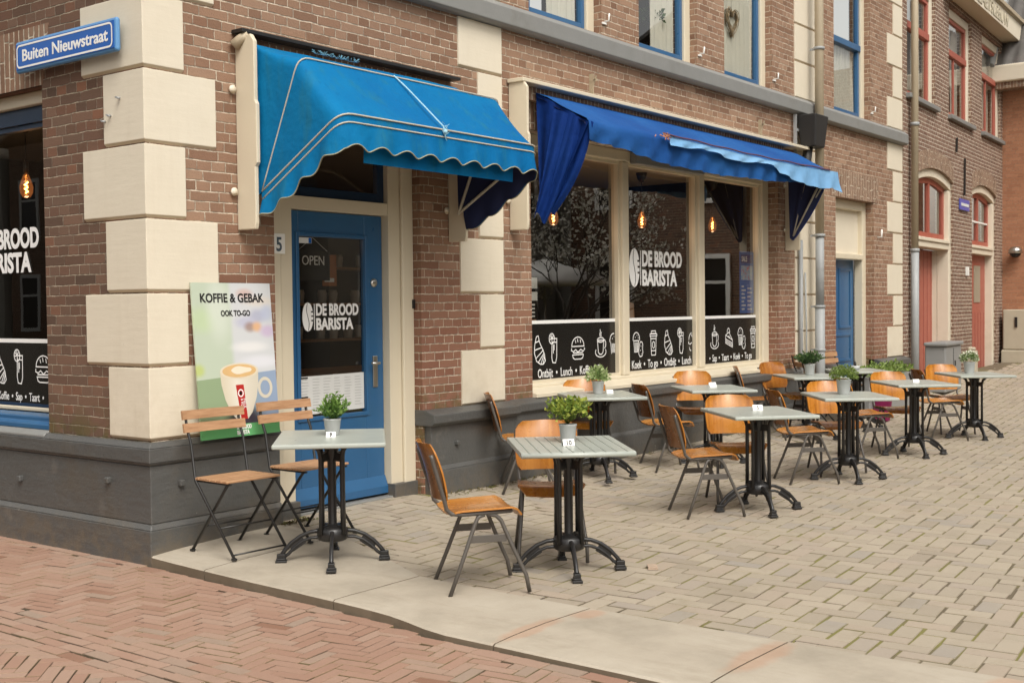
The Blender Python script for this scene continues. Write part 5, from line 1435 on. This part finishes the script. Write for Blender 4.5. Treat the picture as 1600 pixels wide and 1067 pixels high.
def make_chair():
    t = empty('school_chair', (0, 0, 0))
    # seat: x forward; plywood with waterfall front and a slight dish
    def seatP(nu=12, nv=10):
        P = []; U = []
        for i in range(nu + 1):
            s_ = i / nu; x = -.20 + .41 * s_; row = []; ur = []
            hw = .19 + .018 * s_ - (.05 * max(0, (s_ - .82) / .18) ** 2) - .03 * max(0, (.12 - s_) / .12) ** 2
            for j in range(nv + 1):
                v = -1 + 2 * j / nv; y = hw * v
                z = .452 + .016 * s_ - .012 * (1 - v * v) - .055 * max(0, (s_ - .84) / .16) ** 1.7 - .010 * max(0, (.15 - s_) / .15)
                row.append((x, y, z)); ur.append((y, x))
            P.append(row); U.append(ur)
        return P, U
    P, U = seatP(); m = MB(); m.sheet(P, .011, U); m.build('seat', M['ply'], t)
    P = []; U = []; nu, nv = 12, 14
    for i in range(nu + 1):
        s_ = i / nu; row = []; ur = []
        e = .045 * (max(0, (s_ - .80) / .20) ** 2.2 + .55 * max(0, (.18 - s_) / .18) ** 2)
        hw = .205 - .012 * abs(2 * s_ - 1) - e
        for j in range(nv + 1):
            v = -1 + 2 * j / nv; y = hw * v; z = .505 + .305 * s_
            x = -.222 - .085 * s_ - .045 * (1 - v * v) + .012 * math.sin(s_ * math.pi) + .012
            row.append((x, y, z)); ur.append((y, z))
        P.append(row); U.append(ur)
    m = MB(); m.sheet(P, .010, U); bo = m.build('backrest', M['ply'], t); bo.data.materials.append(M['plyshade'])
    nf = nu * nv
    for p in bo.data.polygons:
        if REAR * nf <= p.index < (REAR + 1) * nf: p.material_index = 1  # rear grid gets the darkened ply, painted shade
    m = MB(); r_ = .0115
    for s_ in (-1, 1):
        y = .176 * s_
        m.tube([(.14, y, .437), (.0, y, .433), (-.13, y, .430), (-.185, y, .436), (-.212, y, .462), (-.226, y * 1.03, .52), (-.262, y * 1.08, .64), (-.290, y * 1.10, .735), (-.294, y * 1.10, .755)], r_, 8)
    m.tube([(.14, -.176, .437), (.14, .176, .437)], r_, 8); m.bar((-.04, -.176, .428), (-.04, .176, .428), .03, .014)
    m.build('back_frame', M['tube'], t)
    for s_ in (-1, 1):
        for fr in (-1, 1):
            m = MB(); y0, y1 = .172 * s_, .205 * s_
            if fr > 0: pts = [(.01, y0, .424), (.055, y0, .418), (.085, y0 + .002 * s_, .39), (.15, (y0 + y1) / 2, .235), (.215, y1, .09), (.232, y1, .0)]
            else: pts = [(-.005, y0, .424), (-.04, y0, .412), (-.058, y0 + .003 * s_, .375), (-.125, (y0 + y1) / 2, .20), (-.205, y1, 0)]
            m.tube(pts, .0115, 8); m.build('leg', M['tube'], t)
        m = MB(); yb = .180 * s_
        m.box(-.09, .115, yb - .002, yb + .002, .275, .315); m.build('brace', M['tube'], t, bevel=.002)
    m = MB()
    for (y_, z) in ((-.13, .56), (.13, .56), (-.13, .745), (.13, .745)):
        s_ = (z - .505) / .305; x = -.222 - .085 * s_ - .045 * (1 - (y_ / .19) ** 2) + .012 + .012 * math.sin(s_ * math.pi); m.lathe([(.0004, -.003), (.006, -.003), (.004, .003), (.0004, .003)], 8, (x + .003, y_, z))
    m.pieces('rivet', M['steel'], t)
    return t
def make_bistro():
    t = empty('folding_chair', (0, 0, 0))
    for k, z in enumerate((.845, .765)):
        m = MB(); x = -.225 - (.015 if k == 0 else 0); P = [[(x - .012 * (1 - (2 * j / 10 - 1) ** 2) - (zz - z) * .18, -.235 + .47 * j / 10, zz) for j in range(11)] for zz in (z - .028, z + .028)]
        m.sheet(P, .014); m.build('back_slat', M['slat'], t, bevel=.002)
    for k in range(6):
        m = MB(); x0 = -.165 + k * .056; m.box(x0, x0 + .046, -.205, .205, .452, .466); m.build('seat_slat', M['slat'], t, bevel=.003)
    def leg(pts, w_, h_): 
        m = MB(); m.tube(pts, w_, 6); return m
    for s_ in (-1, 1):
        y = .20 * s_
        leg([(-.25, y, .87), (-.238, y, .80), (-.222, y, .74), (-.195, y, .68), (-.155, y, .45), (.215, y, .01)], .0095, 0).build('leg', M['black'], t)
        y = .178 * s_
        leg([(.14, y, .446), (.10, y, .40), (-.225, y, .01)], .0095, 0).build('leg', M['black'], t)
        m = MB(); m.bar((-.175, y, .444), (.165, y, .444), .018, .010); m.build('seat_rail', M['black'], t)
    for (x, z, yy) in ((-.09, .17, .178), (.075, .175, .2), (.20, .028, .2), (-.155, .45, .2)):
        m = MB(); m.tube([(x, -yy, z), (x, yy, z)], .0055, 6); m.build('crossbar', M['black'], t)
    m = MB()
    for s_ in (-1, 1):
        for (x, y) in ((.215, .2 * s_), (-.225, .178 * s_)): m.box(x - .016, x + .016, y - .012, y + .012, 0, .014)
    m.pieces('foot_cap', M['black'], t, bevel=.003)
    return t
def place(proto, used, x, y, rz, label, cat, group, z=None):
    o = proto if not used else copy_tree(proto)
    o.location = (x, y, gz(x, y) + .002 if z is None else z); o.rotation_euler = (0, 0, R(rz)); tag(o, label, cat, group); return o

TG = 'square cast iron café tables outside'
tA = make_table(True); tB = make_table(False)
def put_table(proto, used, x, y, rz, label): return place(proto, used, x, y, rz, label, 'table', TG)
put_table(tB, False, .505, -1.066, 44, 'grey-green café table nearest the corner, beside the two folding chairs')
put_table(tA, False, 1.25, -2.262, 43, 'slatted grey-green café table with the number 10 card, frontmost of all')
put_table(tA, True, 4.366, -.447, 47, 'slatted café table with a pale leafy plant standing close to the grey plinth')
put_table(tB, True, 3.744, -2.27, 46, 'café table carrying only a white number card in the front row')
put_table(tB, True, 5.68, -2.207, 38, 'café table with the fine mossy-looking plant in a zinc pot')
put_table(tB, True, 7.741, -2.095, 40, 'café table bearing a tiny card, next to last in the front row')
put_table(tB, True, 9.78, -2.105, 38, 'café table with the white flowering plant, last in the front row')
put_table(tB, True, 5.955, -.73, 44, 'café table with a white folded card, under the middle shop window')
put_table(tB, True, 8.45, -.66, 42, 'café table with a bushy dark green plant, near the drainpipe')
put_table(tB, True, 9.98, -.62, 40, 'café table with a small glass tray, in front of the blue side door')

CG = 'orange plywood school chairs'
ch = make_chair(); used = False
CH = [(.585, -2.12, -38, 'orange plywood chair drawn up left of the number 10 table, nearest the camera'),
      (1.50, -1.95, -140, 'orange plywood chair facing the street behind the number 10 table'),
      (3.40, -2.0, -41, 'dark-backed plywood chair turned from the camera left of the card-only front table'),
      (4.06, -1.94, -140, 'orange plywood chair facing the street behind the card-only front table'),
      (3.38, -.36, -48, 'plywood chair seen edge-on in front of the cream quoins'),
      (4.53, -.22, -138, 'orange plywood chair behind the pale leafy plant against the plinth'),
      (5.34, -.57, -36, 'plywood chair seen from behind, right of the pale leafy plant'),
      (6.38, -.32, -142, 'orange plywood chair behind the folded card table, below the middle shop pane'),
      (5.35, -1.94, -46, 'dark-backed plywood chair turned from the camera left of the mossy plant table'),
      (6.18, -1.89, -140, 'orange plywood chair facing the street behind the mossy plant table'),
      (7.32, -1.76, -45, 'plywood chair with its back hidden behind the mossy plant table'),
      (8.16, -1.77, -140, 'orange plywood chair facing the street behind the tiny card table'),
      (9.40, -1.84, -50, 'dark-backed plywood chair turned from the camera left of the white flower table'),
      (10.2, -1.70, -140, 'orange plywood chair furthest from the camera, behind the white flower table'),
      (7.86, -.36, -62, 'plywood chair seen edge-on with a dark back below the right-hand shop pane'),
      (8.56, -.34, -112, 'orange plywood chair at an angle below the blue poster')]
for (x, y, rz, lab) in CH:
    place(ch, used, x, y, rz, lab, 'chair', CG); used = True
bs = make_bistro()
BG = 'wooden slat folding chairs'
place(bs, False, .345, -.40, -92, 'black framed folding chair with wooden slats in front of the coffee poster, nearest the corner', 'folding chair', BG)
place(bs, True, .925, -.42, -90, 'black framed folding chair with wooden slats between the poster and the blue door', 'folding chair', BG)
place(bs, True, 10.25, -.36, -95, 'folding chair with wooden slats before the blue side door', 'folding chair', BG)
place(bs, True, 9.35, -.36, -50, 'folding chair beside the drainpipe, mostly behind the bushy dark plant', 'folding chair', BG)

TZ = .747
def on_table(x, y): return gz(x, y) + TZ
def tp_(x, y, tx, ty): return (x, y, gz(tx, ty) + TZ + .001)
potted('herb', tp_(.55, -1.03, .505, -1.066), 'grassy herb in a zinc pot on the table nearest the corner', seed=3)
potted('box', tp_(1.34, -2.20, 1.25, -2.262), 'yellow-green boxwood in a zinc pot beside the number 10 card', seed=4, r=.053, h=.105)
potted('pale', tp_(4.42, -.40, 4.366, -.447), 'pale green leafy plant in a zinc pot close to the plinth', seed=5, r=.055, h=.11)
potted('fine', tp_(5.72, -2.15, 5.68, -2.207), 'fine mossy round plant in a zinc pot in the front row', seed=6, r=.065, h=.13)
potted('rosette', tp_(8.58, -.60, 8.45, -.66), 'spiky dark green plant in a zinc pot before the drainpipe', seed=7, r=.065, h=.125)
potted('flower', tp_(9.84, -2.03, 9.78, -2.105), 'round plant with white flowers in a zinc pot on the last table', seed=8, r=.066, h=.13)

def card(x, y, z, rz, num, label, dark=False, s=.05):
    t = empty('table_number_card', (x, y, z), R(rz), label, 'card', 'folded number cards on the tables')
    m = MB(); m.prism([(-s, -s * .5, 0), (-s, 0, s * 1.1), (-s, s * .5, 0)], (2 * s, 0, 0))
    m.build('card', M['white'], t)
    if dark:
        m = MB(); m.poly([(-s - .0008, -s * .48, 0.001), (-s - .0008, 0, s * 1.07), (-s - .0008, s * .48, .001)]); m.build('end_face', M['film'], t)
    if num:
        def T_(p): 
            k = p.y / (s * 1.1); return Vector((p.x, -s * .5 + s * .5 * k - .001 - p.z, p.y))
        text(num, s * 1.05, M['film'], t, lambda p: T_(p + Vector((0, s * .18, 0))), xs=1.0, bold=.0015, align='CENTER')
    return t
card(.47, -1.10, gz(.505, -1.066) + TZ + .001, -50, '9', 'white folded card with a dark digit on the table nearest the corner', s=.028)
card(1.17, -2.32, gz(1.25, -2.262) + TZ + .001, -40, '10', 'black-ended folded card numbered 10', True, s=.034)
card(3.80, -2.24, gz(3.744, -2.27) + TZ + .001, -50, '5', 'white folded card on the front table without a plant', s=.038)
card(6.02, -.69, gz(5.955, -.73) + TZ + .001, -25, '', 'blank white folded card on the table under the middle shop window', s=.042)
card(7.72, -2.12, gz(7.741, -2.095) + TZ + .001, -60, '', 'tiny pale folded card on the next to last front table', s=.03)
card(4.47, -.49, gz(4.366, -.447) + TZ + .001, -40, '', 'small white folded card beside the pale leafy plant', s=.03)
gt = empty('glass_tray', (10.03, -.58, gz(9.98, -.62) + TZ + .001), 0, 'small glass tray with a dark stopper on the table before the blue side door', 'tray')
m = MB(); m.lathe([(.05, 0), (.06, .05), (.056, .05), (.047, .006), (.0005, .006)], 14); m.build('bowl', M['zinc'], gt)
m = MB(); m.lathe([(.0005, 0), (.016, 0), (.014, .07), (.008, .10), (.0005, .10)], 10, (.0, 0, .007)); m.build('stopper', M['black'], gt)
m = MB(); m.box(-.05, .05, -.03, .03, 0, .007); m.box(-.035, .055, -.026, .03, .0075, .013); o = m.build('wooden_wedge', plain('pale_scrap_wood', (.40, .30, .22), .8, var=.2), bevel=.002); o.location = (1.60, -2.62, gz(1.58, -2.6) + .001); o.rotation_euler = (0, 0, .6)
tag(o, 'small wooden wedge lying by the foot of the number 10 table', 'wedge')

rr = random.Random(77); m = MB()
for k in range(900):
    x = rr.choice((rr.uniform(2.6, 9.4), rr.uniform(2.6, 4.2), rr.uniform(1.0, 1.3))); y = -.085 - abs(rr.gauss(0, .05)) if x > 2 else -.02 - abs(rr.gauss(0, .03)); z = gz(x, y) + .001
    if 4.0 < x < 9 and rr.random() < .35: continue
    a = rr.uniform(0, 6.28); L = rr.uniform(.008, .03); h = rr.uniform(.0, .02); d = Vector((math.cos(a), math.sin(a), 0)); e = Vector((-d.y, d.x, 0))
    p = Vector((x, y, z)); m.poly([p, p + d * L * .5 + e * L * .25 + Vector((0, 0, h * .6)), p + d * L + Vector((0, 0, h)), p + d * L * .5 - e * L * .25 + Vector((0, 0, h * .5))], rr.random())
lw_ = m.build('weeds_and_litter', leaf('weed_and_dead_leaf', (.08, .05, .02), (.14, .11, .045), (.13, .17, .03)), tones=True)
tag(lw_, 'thin line of weeds, moss and dry litter along the foot of the grey plinth', 'weeds', kind='stuff')

# ------------------------------------------------------------------ planting by the side door
t = empty('flower_pot', (11.05, -.55, gz(11, -.55)), 0, 'bright pink flower pot with a small green plant behind the front tables', 'flower pot')
m = MB(); m.lathe([(.0005, 0), (.10, 0), (.13, .27), (.145, .27), (.145, .31), (.125, .31), (.12, .28), (.0005, .28)], 18); m.build('pot', M['pink'], t)
m = MB(); leaves(m, 260, (.12, -.05, .33), (.26, .22, .15), .07, random.Random(9), asp=.3); m.build('foliage', M['fine'], t, tones=True)
t = empty('planter', (11.6, -.32, gz(11.6, -.3)), 0, 'long low grey planter with trailing green plants below the blue side door', 'planter')
m = MB(); m.box(-.75, .85, -.14, .14, 0, .50); m.build('trough', M['boxgrey'], t, bevel=.012)
m = MB()
for k in range(9): leaves(m, 110, (-.7 + k * .19, rnd.uniform(-.06, .06), .53), (.17, .15, .09 + rnd.random() * .05), .05, random.Random(40 + k), asp=.3)
m.build('foliage', M['fine'], t, tones=True)

# ------------------------------------------------------------------ house with red shutters
RZ = math.atan(.063)
red = empty('red_trimmed_house', (13.5, 0.0, 0), RZ, 'brick house with faded red doors and window frames next to the café', 'building')
RW = [(.22, 1.88), (2.77, 4.42), (5.24, 6.92)]
RD = [(.84, 3.08), (4.46, 6.50)]
def archz(u, a, b, spring, rise): 
    c = (a + b) / 2; h = (b - a) / 2; return spring + rise * (1 - ((u - c) / h) ** 2)
wb = MB(); SPR, RISE = 3.56, .14
wall_holes(wb, (0, 7.06), (-.2, 9.2), [(a, b, -.2, SPR + RISE) for a, b in RD] + [(a, b, 4.70, 6.55) for a, b in RW], FR, .28)
wb.build('wall', M['brick_red'], red)
for (a, b) in RD:
    m = MB(); n = 12
    us = [a + (b - a) * i / n for i in range(n + 1)]
    for i in range(n):
        u0, u1 = us[i], us[i + 1]
        m.prism([FR(u0, archz(u0, a, b, SPR, RISE), -.004), FR(u1, archz(u1, a, b, SPR, RISE), -.004), FR(u1, archz(u1, a, b, SPR, RISE) + .30, -.004), FR(u0, archz(u0, a, b, SPR, RISE) + .30, -.004)], (0, .29, 0))
    m.build('lintel', M['soldier'], red)
    m = MB(); tk = .14
    for i in range(n):
        u0, u1 = us[i], us[i + 1]; z0, z1 = archz(u0, a, b, SPR, RISE), archz(u1, a, b, SPR, RISE)
        m.prism([(u0, .06, z0 - tk), (u1, .06, z1 - tk), (u1, .06, z1 - .001), (u0, .06, z0 - .001)], (0, .2, 0))
    m.box(a, a + .14, .06, .26, .1, SPR - tk); m.box(b - .14, b, .06, .26, .1, SPR - tk)
    m.box(a + .141, b - .141, .055, .3, 2.40, 2.50); m.box(a + .141, b - .141, .03, .3, 2.501, 2.56)
    fr = m.build('door_frame', M['cream'], red, bevel=.01)
    first = a < 2
    m = MB(); 
    if first: 
        m.box(a + .14, b - .14, .34, .38, .12, 2.40)
    else: m.box(a + .14, b - .14, .20, .24, .12, 2.40)
    d = m.build('door', M['red'], red, bevel=.004)
    m = MB(); yy = .34 if first else .20
    k = a + .34
    while k < b - .2: m.box(k, k + .012, yy - .004, yy - .0005, .14, 2.38 if first else 1.3); k += .24
    m.build('board_groove', plain('dark_red_groove', (.26, .06, .04), .6), d)
    if not first:
        m = MB(); m.box(a + .95, a + 1.45, .188, .1995, 1.50, 2.2); m.build('door_window', plain('dusty_glass', (.30, .27, .20), .3), d)
        m = MB(); m.box(a + .42, a + .46, .16, .199, 1.22, 1.30); m.tube([(a + .5, .17, .5), (a + .5, .17, 1.1)], .02, 6); m.build('handle', M['white'], d)
    else:
        m = MB(); m.box(a + .145, b - .145, .33, .36, .1, .2) ; m.build('threshold', M['band'], d)
        m = MB(); m.box(b - .142, b - .14, .26, .6, .12, 2.4); m.build('reveal', M['cream'], fr); m = MB(); m.box(a + .15, a + .2, .318, .339, 1.36, 1.48); m.build('latch', M['black'], d)
    m = MB()
    zb = 2.57
    m.box(a + .14, a + .23, .14, .2, zb, SPR - tk + .06); m.box(b - .23, b - .14, .14, .2, zb, SPR - tk + .06); m.box(a + .231, b - .231, .14, .2, zb, zb + .09)
    c_ = (a + b) / 2; m.box(c_ - .045, c_ + .045, .139, .2, zb + .091, SPR + RISE - tk - .08)
    for i in range(1, n - 1):
        u0, u1 = us[i], us[i + 1]; z0, z1 = archz(u0, a, b, SPR, RISE) - tk - .001, archz(u1, a, b, SPR, RISE) - tk - .001
        m.prism([(u0, .14, z0 - .09), (u1, .14, z1 - .09), (u1, .14, z1), (u0, .14, z0)], (0, .06, 0))
    tr = m.build('transom_window', M['red'], red)
    if not first:
        m = MB(); m.box(a + .5, a + .54, .13, .2, zb + .1, SPR); m.box(a + .23, b - .23, .135, .2, 3.0, 3.03); m.build('glazing_bar', M['white'], tr)
    pane(a + .2, b - .2, zb + .06, SPR + .12, .17, F0R, tr, 'glassleft')
    m = MB(); m.box(a + .1, b - .1, .5, .51, .1, SPR + RISE); m.build('interior_wall', M['room'], tr)
for (a, b) in RW:
    m = MB(); frame_rect(m, a, b, 4.70, 6.55, .15, .07, .2, F0R, bot=.03); f = m.build('window', M['cream'], red, bevel=.008)
    m = MB(); frame_rect(m, a + .151, b - .151, 4.731, 6.399, .06, .09, .15, F0R); fbox(m, a + .15, b - .15, 5.75, 5.86, .07, .16, F0R)
    c_ = (a + b) / 2 - .12; fbox(m, c_ - .02, c_ + .02, 4.79, 5.75, .10, .14, F0R); m.build('sash', M['red'], f, bevel=.006)
    pane(a + .2, b - .2, 4.77, 6.35, .12, F0R, f, 'glassup')
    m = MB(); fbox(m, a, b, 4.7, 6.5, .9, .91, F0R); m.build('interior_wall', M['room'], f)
    m = MB(); m.box(a - .06, b + .06, -.06, .07, 4.62, 4.695); m.build('sill', M['band'], f, bevel=.01)
    m = MB(); P = [[F0R(b - .62 + .42 * i / 12, 4.75 + 1.6 * k / 3, .24 + .02 * math.sin(i * 1.4)) for k in range(4)] for i in range(13)]; m.sheet(P, .003); m.build('blind', M['curtain'], f)
m = MB(); m.box(2.35, 7.45, -.30, .012, 6.66, 7.02); sb = m.build('sign_board', M['cream'], red, bevel=.01)
m = MB(); m.box(2.3, 7.50, -.36, .012, 7.021, 7.10); m.box(2.32, 7.48, -.33, -.30, 7.0, 7.02); m.build('cornice', M['pipe'], red, bevel=.01)
text('NSZAETSLEEUW', .34, M['stone'], sb, lambda p: Vector((2.95 + p.x, -.302 - p.z * 14, 6.72 + p.y)), xs=1.22, bold=.006)
m = MB(); m.box(4.2, 6.4, -.03, .013, 7.12, 8.6); m.build('shutter', M['red'], red); m = MB(); m.box(6.41, 6.55, -.02, .013, 7.12, 8.6); m.build('shutter_frame', M['cream'], red)
m = MB(); m.tube([(.30, -.08, .02), (.30, -.08, 2.3)], .062, 12); dp = m.build('drainpipe', M['zincpipe'], red)
m = MB(); m.tube([(.30, -.08, 2.3), (.30, -.08, 9)], .055, 12); m.build('upper_pipe', M['pipe'], dp)
m = MB()
for z in (2.28, 4.2, 6.4): m.tube([(.30, -.08, z), (.30, -.08, z + .05)], .07, 12)
m.pieces('clamp', M['zincpipe'], dp)
m = MB()
for (u, z0, z1) in ((.52, 3.55, 4.15), (3.78, 3.40, 4.05), (3.2, 4.1, 4.35)): m.bar((u, -.012, z0), (u + .03, -.012, z1), .03, .03)
m.pieces('wall_anchor', M['black'], red)
m = MB(); m.box(3.95, 4.05, -.03, .012, 1.98, 2.14); m.build('doorbell', M['white'], red)
t = empty('small_street_sign', (16.95, .22, 3.15), RZ, 'small blue street sign between the two red doors', 'sign')
m = MB(); m.box(-.02, .66, -.02, 0, -.02, .17); m.build('plate', plain('violet_blue', (.10, .11, .42), .4), t)
m = MB(); m.box(.05, .60, -.024, -.0205, .05, .10); m.build('print', M['paper'], t)

# grey cabinet beside the downpipe
t = empty('grey_cabinet', (14.3, -.22, gz(14.3, -.2)), RZ, 'grey weathered cabinet standing at the foot of the red house by its drainpipe', 'cabinet')
m = MB(); m.box(-.05, .95, -.16, .16, 0, .72); m.build('body', M['boxgrey'], t, bevel=.02)
m = MB(); m.box(-.09, .99, -.19, .17, .721, .78); m.build('lid', M['boxgrey'], t, bevel=.02)
m = MB(); m.box(.42, .43, -.165, -.159, .05, .68); m.box(.5, .53, -.175, -.159, .4, .48); m.build('door_seam', M['black'], t)
t = empty('white_bollard', (16.75, -.05, gz(16.7, -.1)), RZ, 'short white post against the brick pier between the red doors', 'post')
m = MB(); m.prism([(-.11, -.08, 0), (.11, -.08, 0), (.09, .08, 0), (-.09, .08, 0)], (0, 0, .46)); m.build('post', M['stone'], t, bevel=.02); m = MB(); m.box(-.07, .07, -.06, .06, .461, .52); m.build('cap', M['stone'], t, bevel=.03)

# ------------------------------------------------------------------ building closing the street
end = empty('orange_brick_building', (20.55, 0, 0), 0, 'orange brick building with a tiled roof closing the street', 'building')
m = MB(); m.box(0, 6, -2.6, .50, -.2, 5.72); m.build('wall', M['brick_orange'], end)
m = MB(); m = MB(); m.box(-.42, .1, -2.6, .62, 5.82, 6.16); m.build('gutter', M['cream'], end, bevel=.03)
m = MB(); m.box(-.36, .1, -2.6, .58, 5.70, 5.819); m.build('soffit', M['soldier'], end)
# curved pantiles
P = []
for i in range(61):
    y_ = -2.6 + 3.4 * i / 60; row = []
    for k in range(25): 
        s_ = k / 24; step = (s_ * 12) % 1.0; row.append((-.4 + 3.6 * s_, y_, 6.05 + 5.2 * s_ + .045 * math.sin(y_ * 2 * math.pi / .27) + .05 * (1 - step)))
    P.append(row)
m = MB(); m.grid(P, True, flip=True); m.build('roof', M['tile'], end)
m = MB(); m.tube([(-.45, .60, 6.15), (.9, .58, 8.2), (3.2, .55, 11.4)], .11, 10); m.build('verge', M['zincpipe'], end)
CY_ = .975
t = empty('utility_cabinet', (20.2, -.62, gz(20, -.6)), 0, 'beige utility cabinet against the orange brick wall', 'cabinet')
m = MB(); m.box(-.0, .33, -1.3, CY_, .36, 1.15); m.build('body', M['stone'], t, bevel=.02); m = MB(); m.box(-.03, .33, -1.35, CY_ + .03, .0, .35); m.build('base', M['stone'], t, bevel=.02)
m = MB(); m.box(-.02, -.0005, .70, .75, .80, 1.0); m.build('handle', M['black'], t)
m = MB(); m.v = []; m.poly([(-.002, .42 + .10 * math.cos(i * math.pi / 10), .55 + .10 * math.sin(i * math.pi / 10)) for i in range(20)][::-1]); m.build('sticker', M['white'], t)
m = MB(); m.box(-.004, -.0025, .38, .46, .54, .55); m.box(-.004, -.0025, .44, .455, .49, .54); m.build('sticker_mark', M['black'], t)
t = empty('dome_camera', (20.53, .17, 2.46), 0, 'silver dome security camera on the orange brick wall', 'security camera')
m = MB(); m.lathe([(.0005, .14), (.07, .13), (.12, .08), (.135, 0), (.0005, 0)], 16, (-.13, 0, 0)); m.box(-.06, .02, -.05, .05, .02, .14); m.build('housing', M['steel'], t)
m = MB(); m.lathe([(.0005, -.09), (.06, -.075), (.10, -.03), (.105, -.001), (.0005, -.001)], 16, (-.13, 0, 0)); m.build('dome', M['film'], t)

# ------------------------------------------------------------------ what the panes mirror: houses and a tree across the square
def far_house(x0, x1, y0, y1, h, mat, label, face, trim='white'):
    t = empty('opposite_house', ((x0 + x1) / 2, (y0 + y1) / 2, 0), 0, label, 'house', 'houses across the square, mirrored in the windows')
    hx, hy = (x1 - x0) / 2, (y1 - y0) / 2
    m = MB(); m.box(-hx, hx, -hy, hy, -.2, h); m.build('wall', M[mat], t)
    m = MB(); m.prism([(-hx - .3, -hy - .3, h), (hx + .3, -hy - .3, h), (hx + .3, 0, h + 2.2), (-hx - .3, 0, h + 2.2)], (0, 0, .1)); m.prism([(-hx - .3, hy + .3, h), (hx + .3, hy + .3, h), (hx + .3, 0, h + 2.2), (-hx - .3, 0, h + 2.2)], (0, 0, .1)); m.build('roof', M['tile'], t)
    L = 2 * (hx if face == 'Y' else hy); sgn_ = -1 if face == 'W' else 1; n = max(2, int(L / 2.2))
    for k in range(n):
        c = -L / 2 + (k + .5) * L / n
        for (z0, z1) in ((.9, 2.7), (3.9, 5.7)):
            if z1 > h - .3: continue
            F = (lambda u, v, d: (u, hy + .002 - d + .02, v)) if face == 'Y' else (lambda u, v, d: (sgn_ * (hx + .002 - d + .02), u, v))
            m = MB(); frame_rect(m, c - .55, c + .55, z0, z1, .11, -.03, .02, F); fbox(m, c - .44, c + .44, z0 + 1.1, z0 + 1.17, -.02, .02, F); w_ = m.build('window', M[trim], t)
            m = MB(); fbox(m, c - .44, c + .44, z0 + .11, z1 - .11, .0, .018, F); m.build('pane', M['film'], w_)
far_house(20.7, 27, -10.6, -2.7, 6.6, 'brick_street', 'dark brick house with white windows beside the orange brick building', 'W')
far_house(4, 13, -19, -12.5, 6.4, 'brick_street', 'dark brick house across the square with white windows', 'Y')
far_house(13.5, 22, -19, -12.0, 7.0, 'concrete', 'pale rendered house across the square with white windows', 'Y')
far_house(22.5, 34, -19, -11.5, 5.6, 'concrete', 'pale house at the far side of the square', 'Y')
far_house(-21, -16, -3, 7, 6.8, 'brick', 'brown brick house across the street from the corner', 'X')
far_house(-21, -16, 18.5, 30, 6.8, 'brick', 'brown brick house further along the opposite side of the street', 'X')
far_house(-21, -16, 30.5, 46, 7.4, 'concrete', 'pale house furthest along the opposite side of the street', 'X')
far_house(-21, -16, 7.5, 18, 7.4, 'concrete', 'pale rendered house across the street from the corner', 'X')
tr = empty('street_tree', (14.6, -6.9, -.1), 0, 'multi-stemmed blossoming tree in the square, mirrored in the shop window', 'tree')
rr = random.Random(12); m = MB(); lf = MB()
def branch(p, d, L, r_, depth):
    pts = [p]; q = p; dd = d.copy()
    for k in range(4):
        dd = (dd + Vector((rr.gauss(0, .12), rr.gauss(0, .12), rr.gauss(0, .06)))).normalized(); q = q + dd * L / 4; pts.append(q)
    m.tube(pts, [r_ * (1 - .12 * k) for k in range(5)], 5)
    if depth == 0:
        for k in range(3): leaves(lf, 7, pts[2 + k], (.2, .2, .2), .07, rr, asp=.45)
        return
    for k in range(3 if depth > 1 else 4):
        nd = (dd + Vector((rr.gauss(0, .5), rr.gauss(0, .5), rr.gauss(.1, .25)))).normalized(); branch(pts[2 + k % 3], nd, L * .72, r_ * .55, depth - 1)
for k in range(6):
    a = k * 1.05; branch(Vector((.12 * math.cos(a), .12 * math.sin(a), 0)), Vector((.35 * math.cos(a), .35 * math.sin(a), 1)).normalized(), 1.9, .05, 3)
m.build('trunk', M['bark'], tr); lf.build('crown', M['blossom'], tr, tones=True)
pa = empty('parasol', (16.2, -8.2, -.1), 0, 'white parasol on the square, mirrored in the shop window', 'parasol')
m = MB(); m.tube([(0, 0, 0), (0, 0, 2.5)], .03, 8); m.build('pole', M['steel'], pa)
m = MB(); m.lathe([(1.5, 2.05), (1.52, 2.15), (.03, 2.62), (.0005, 2.62)], 8); m.build('canopy', M['white'], pa)
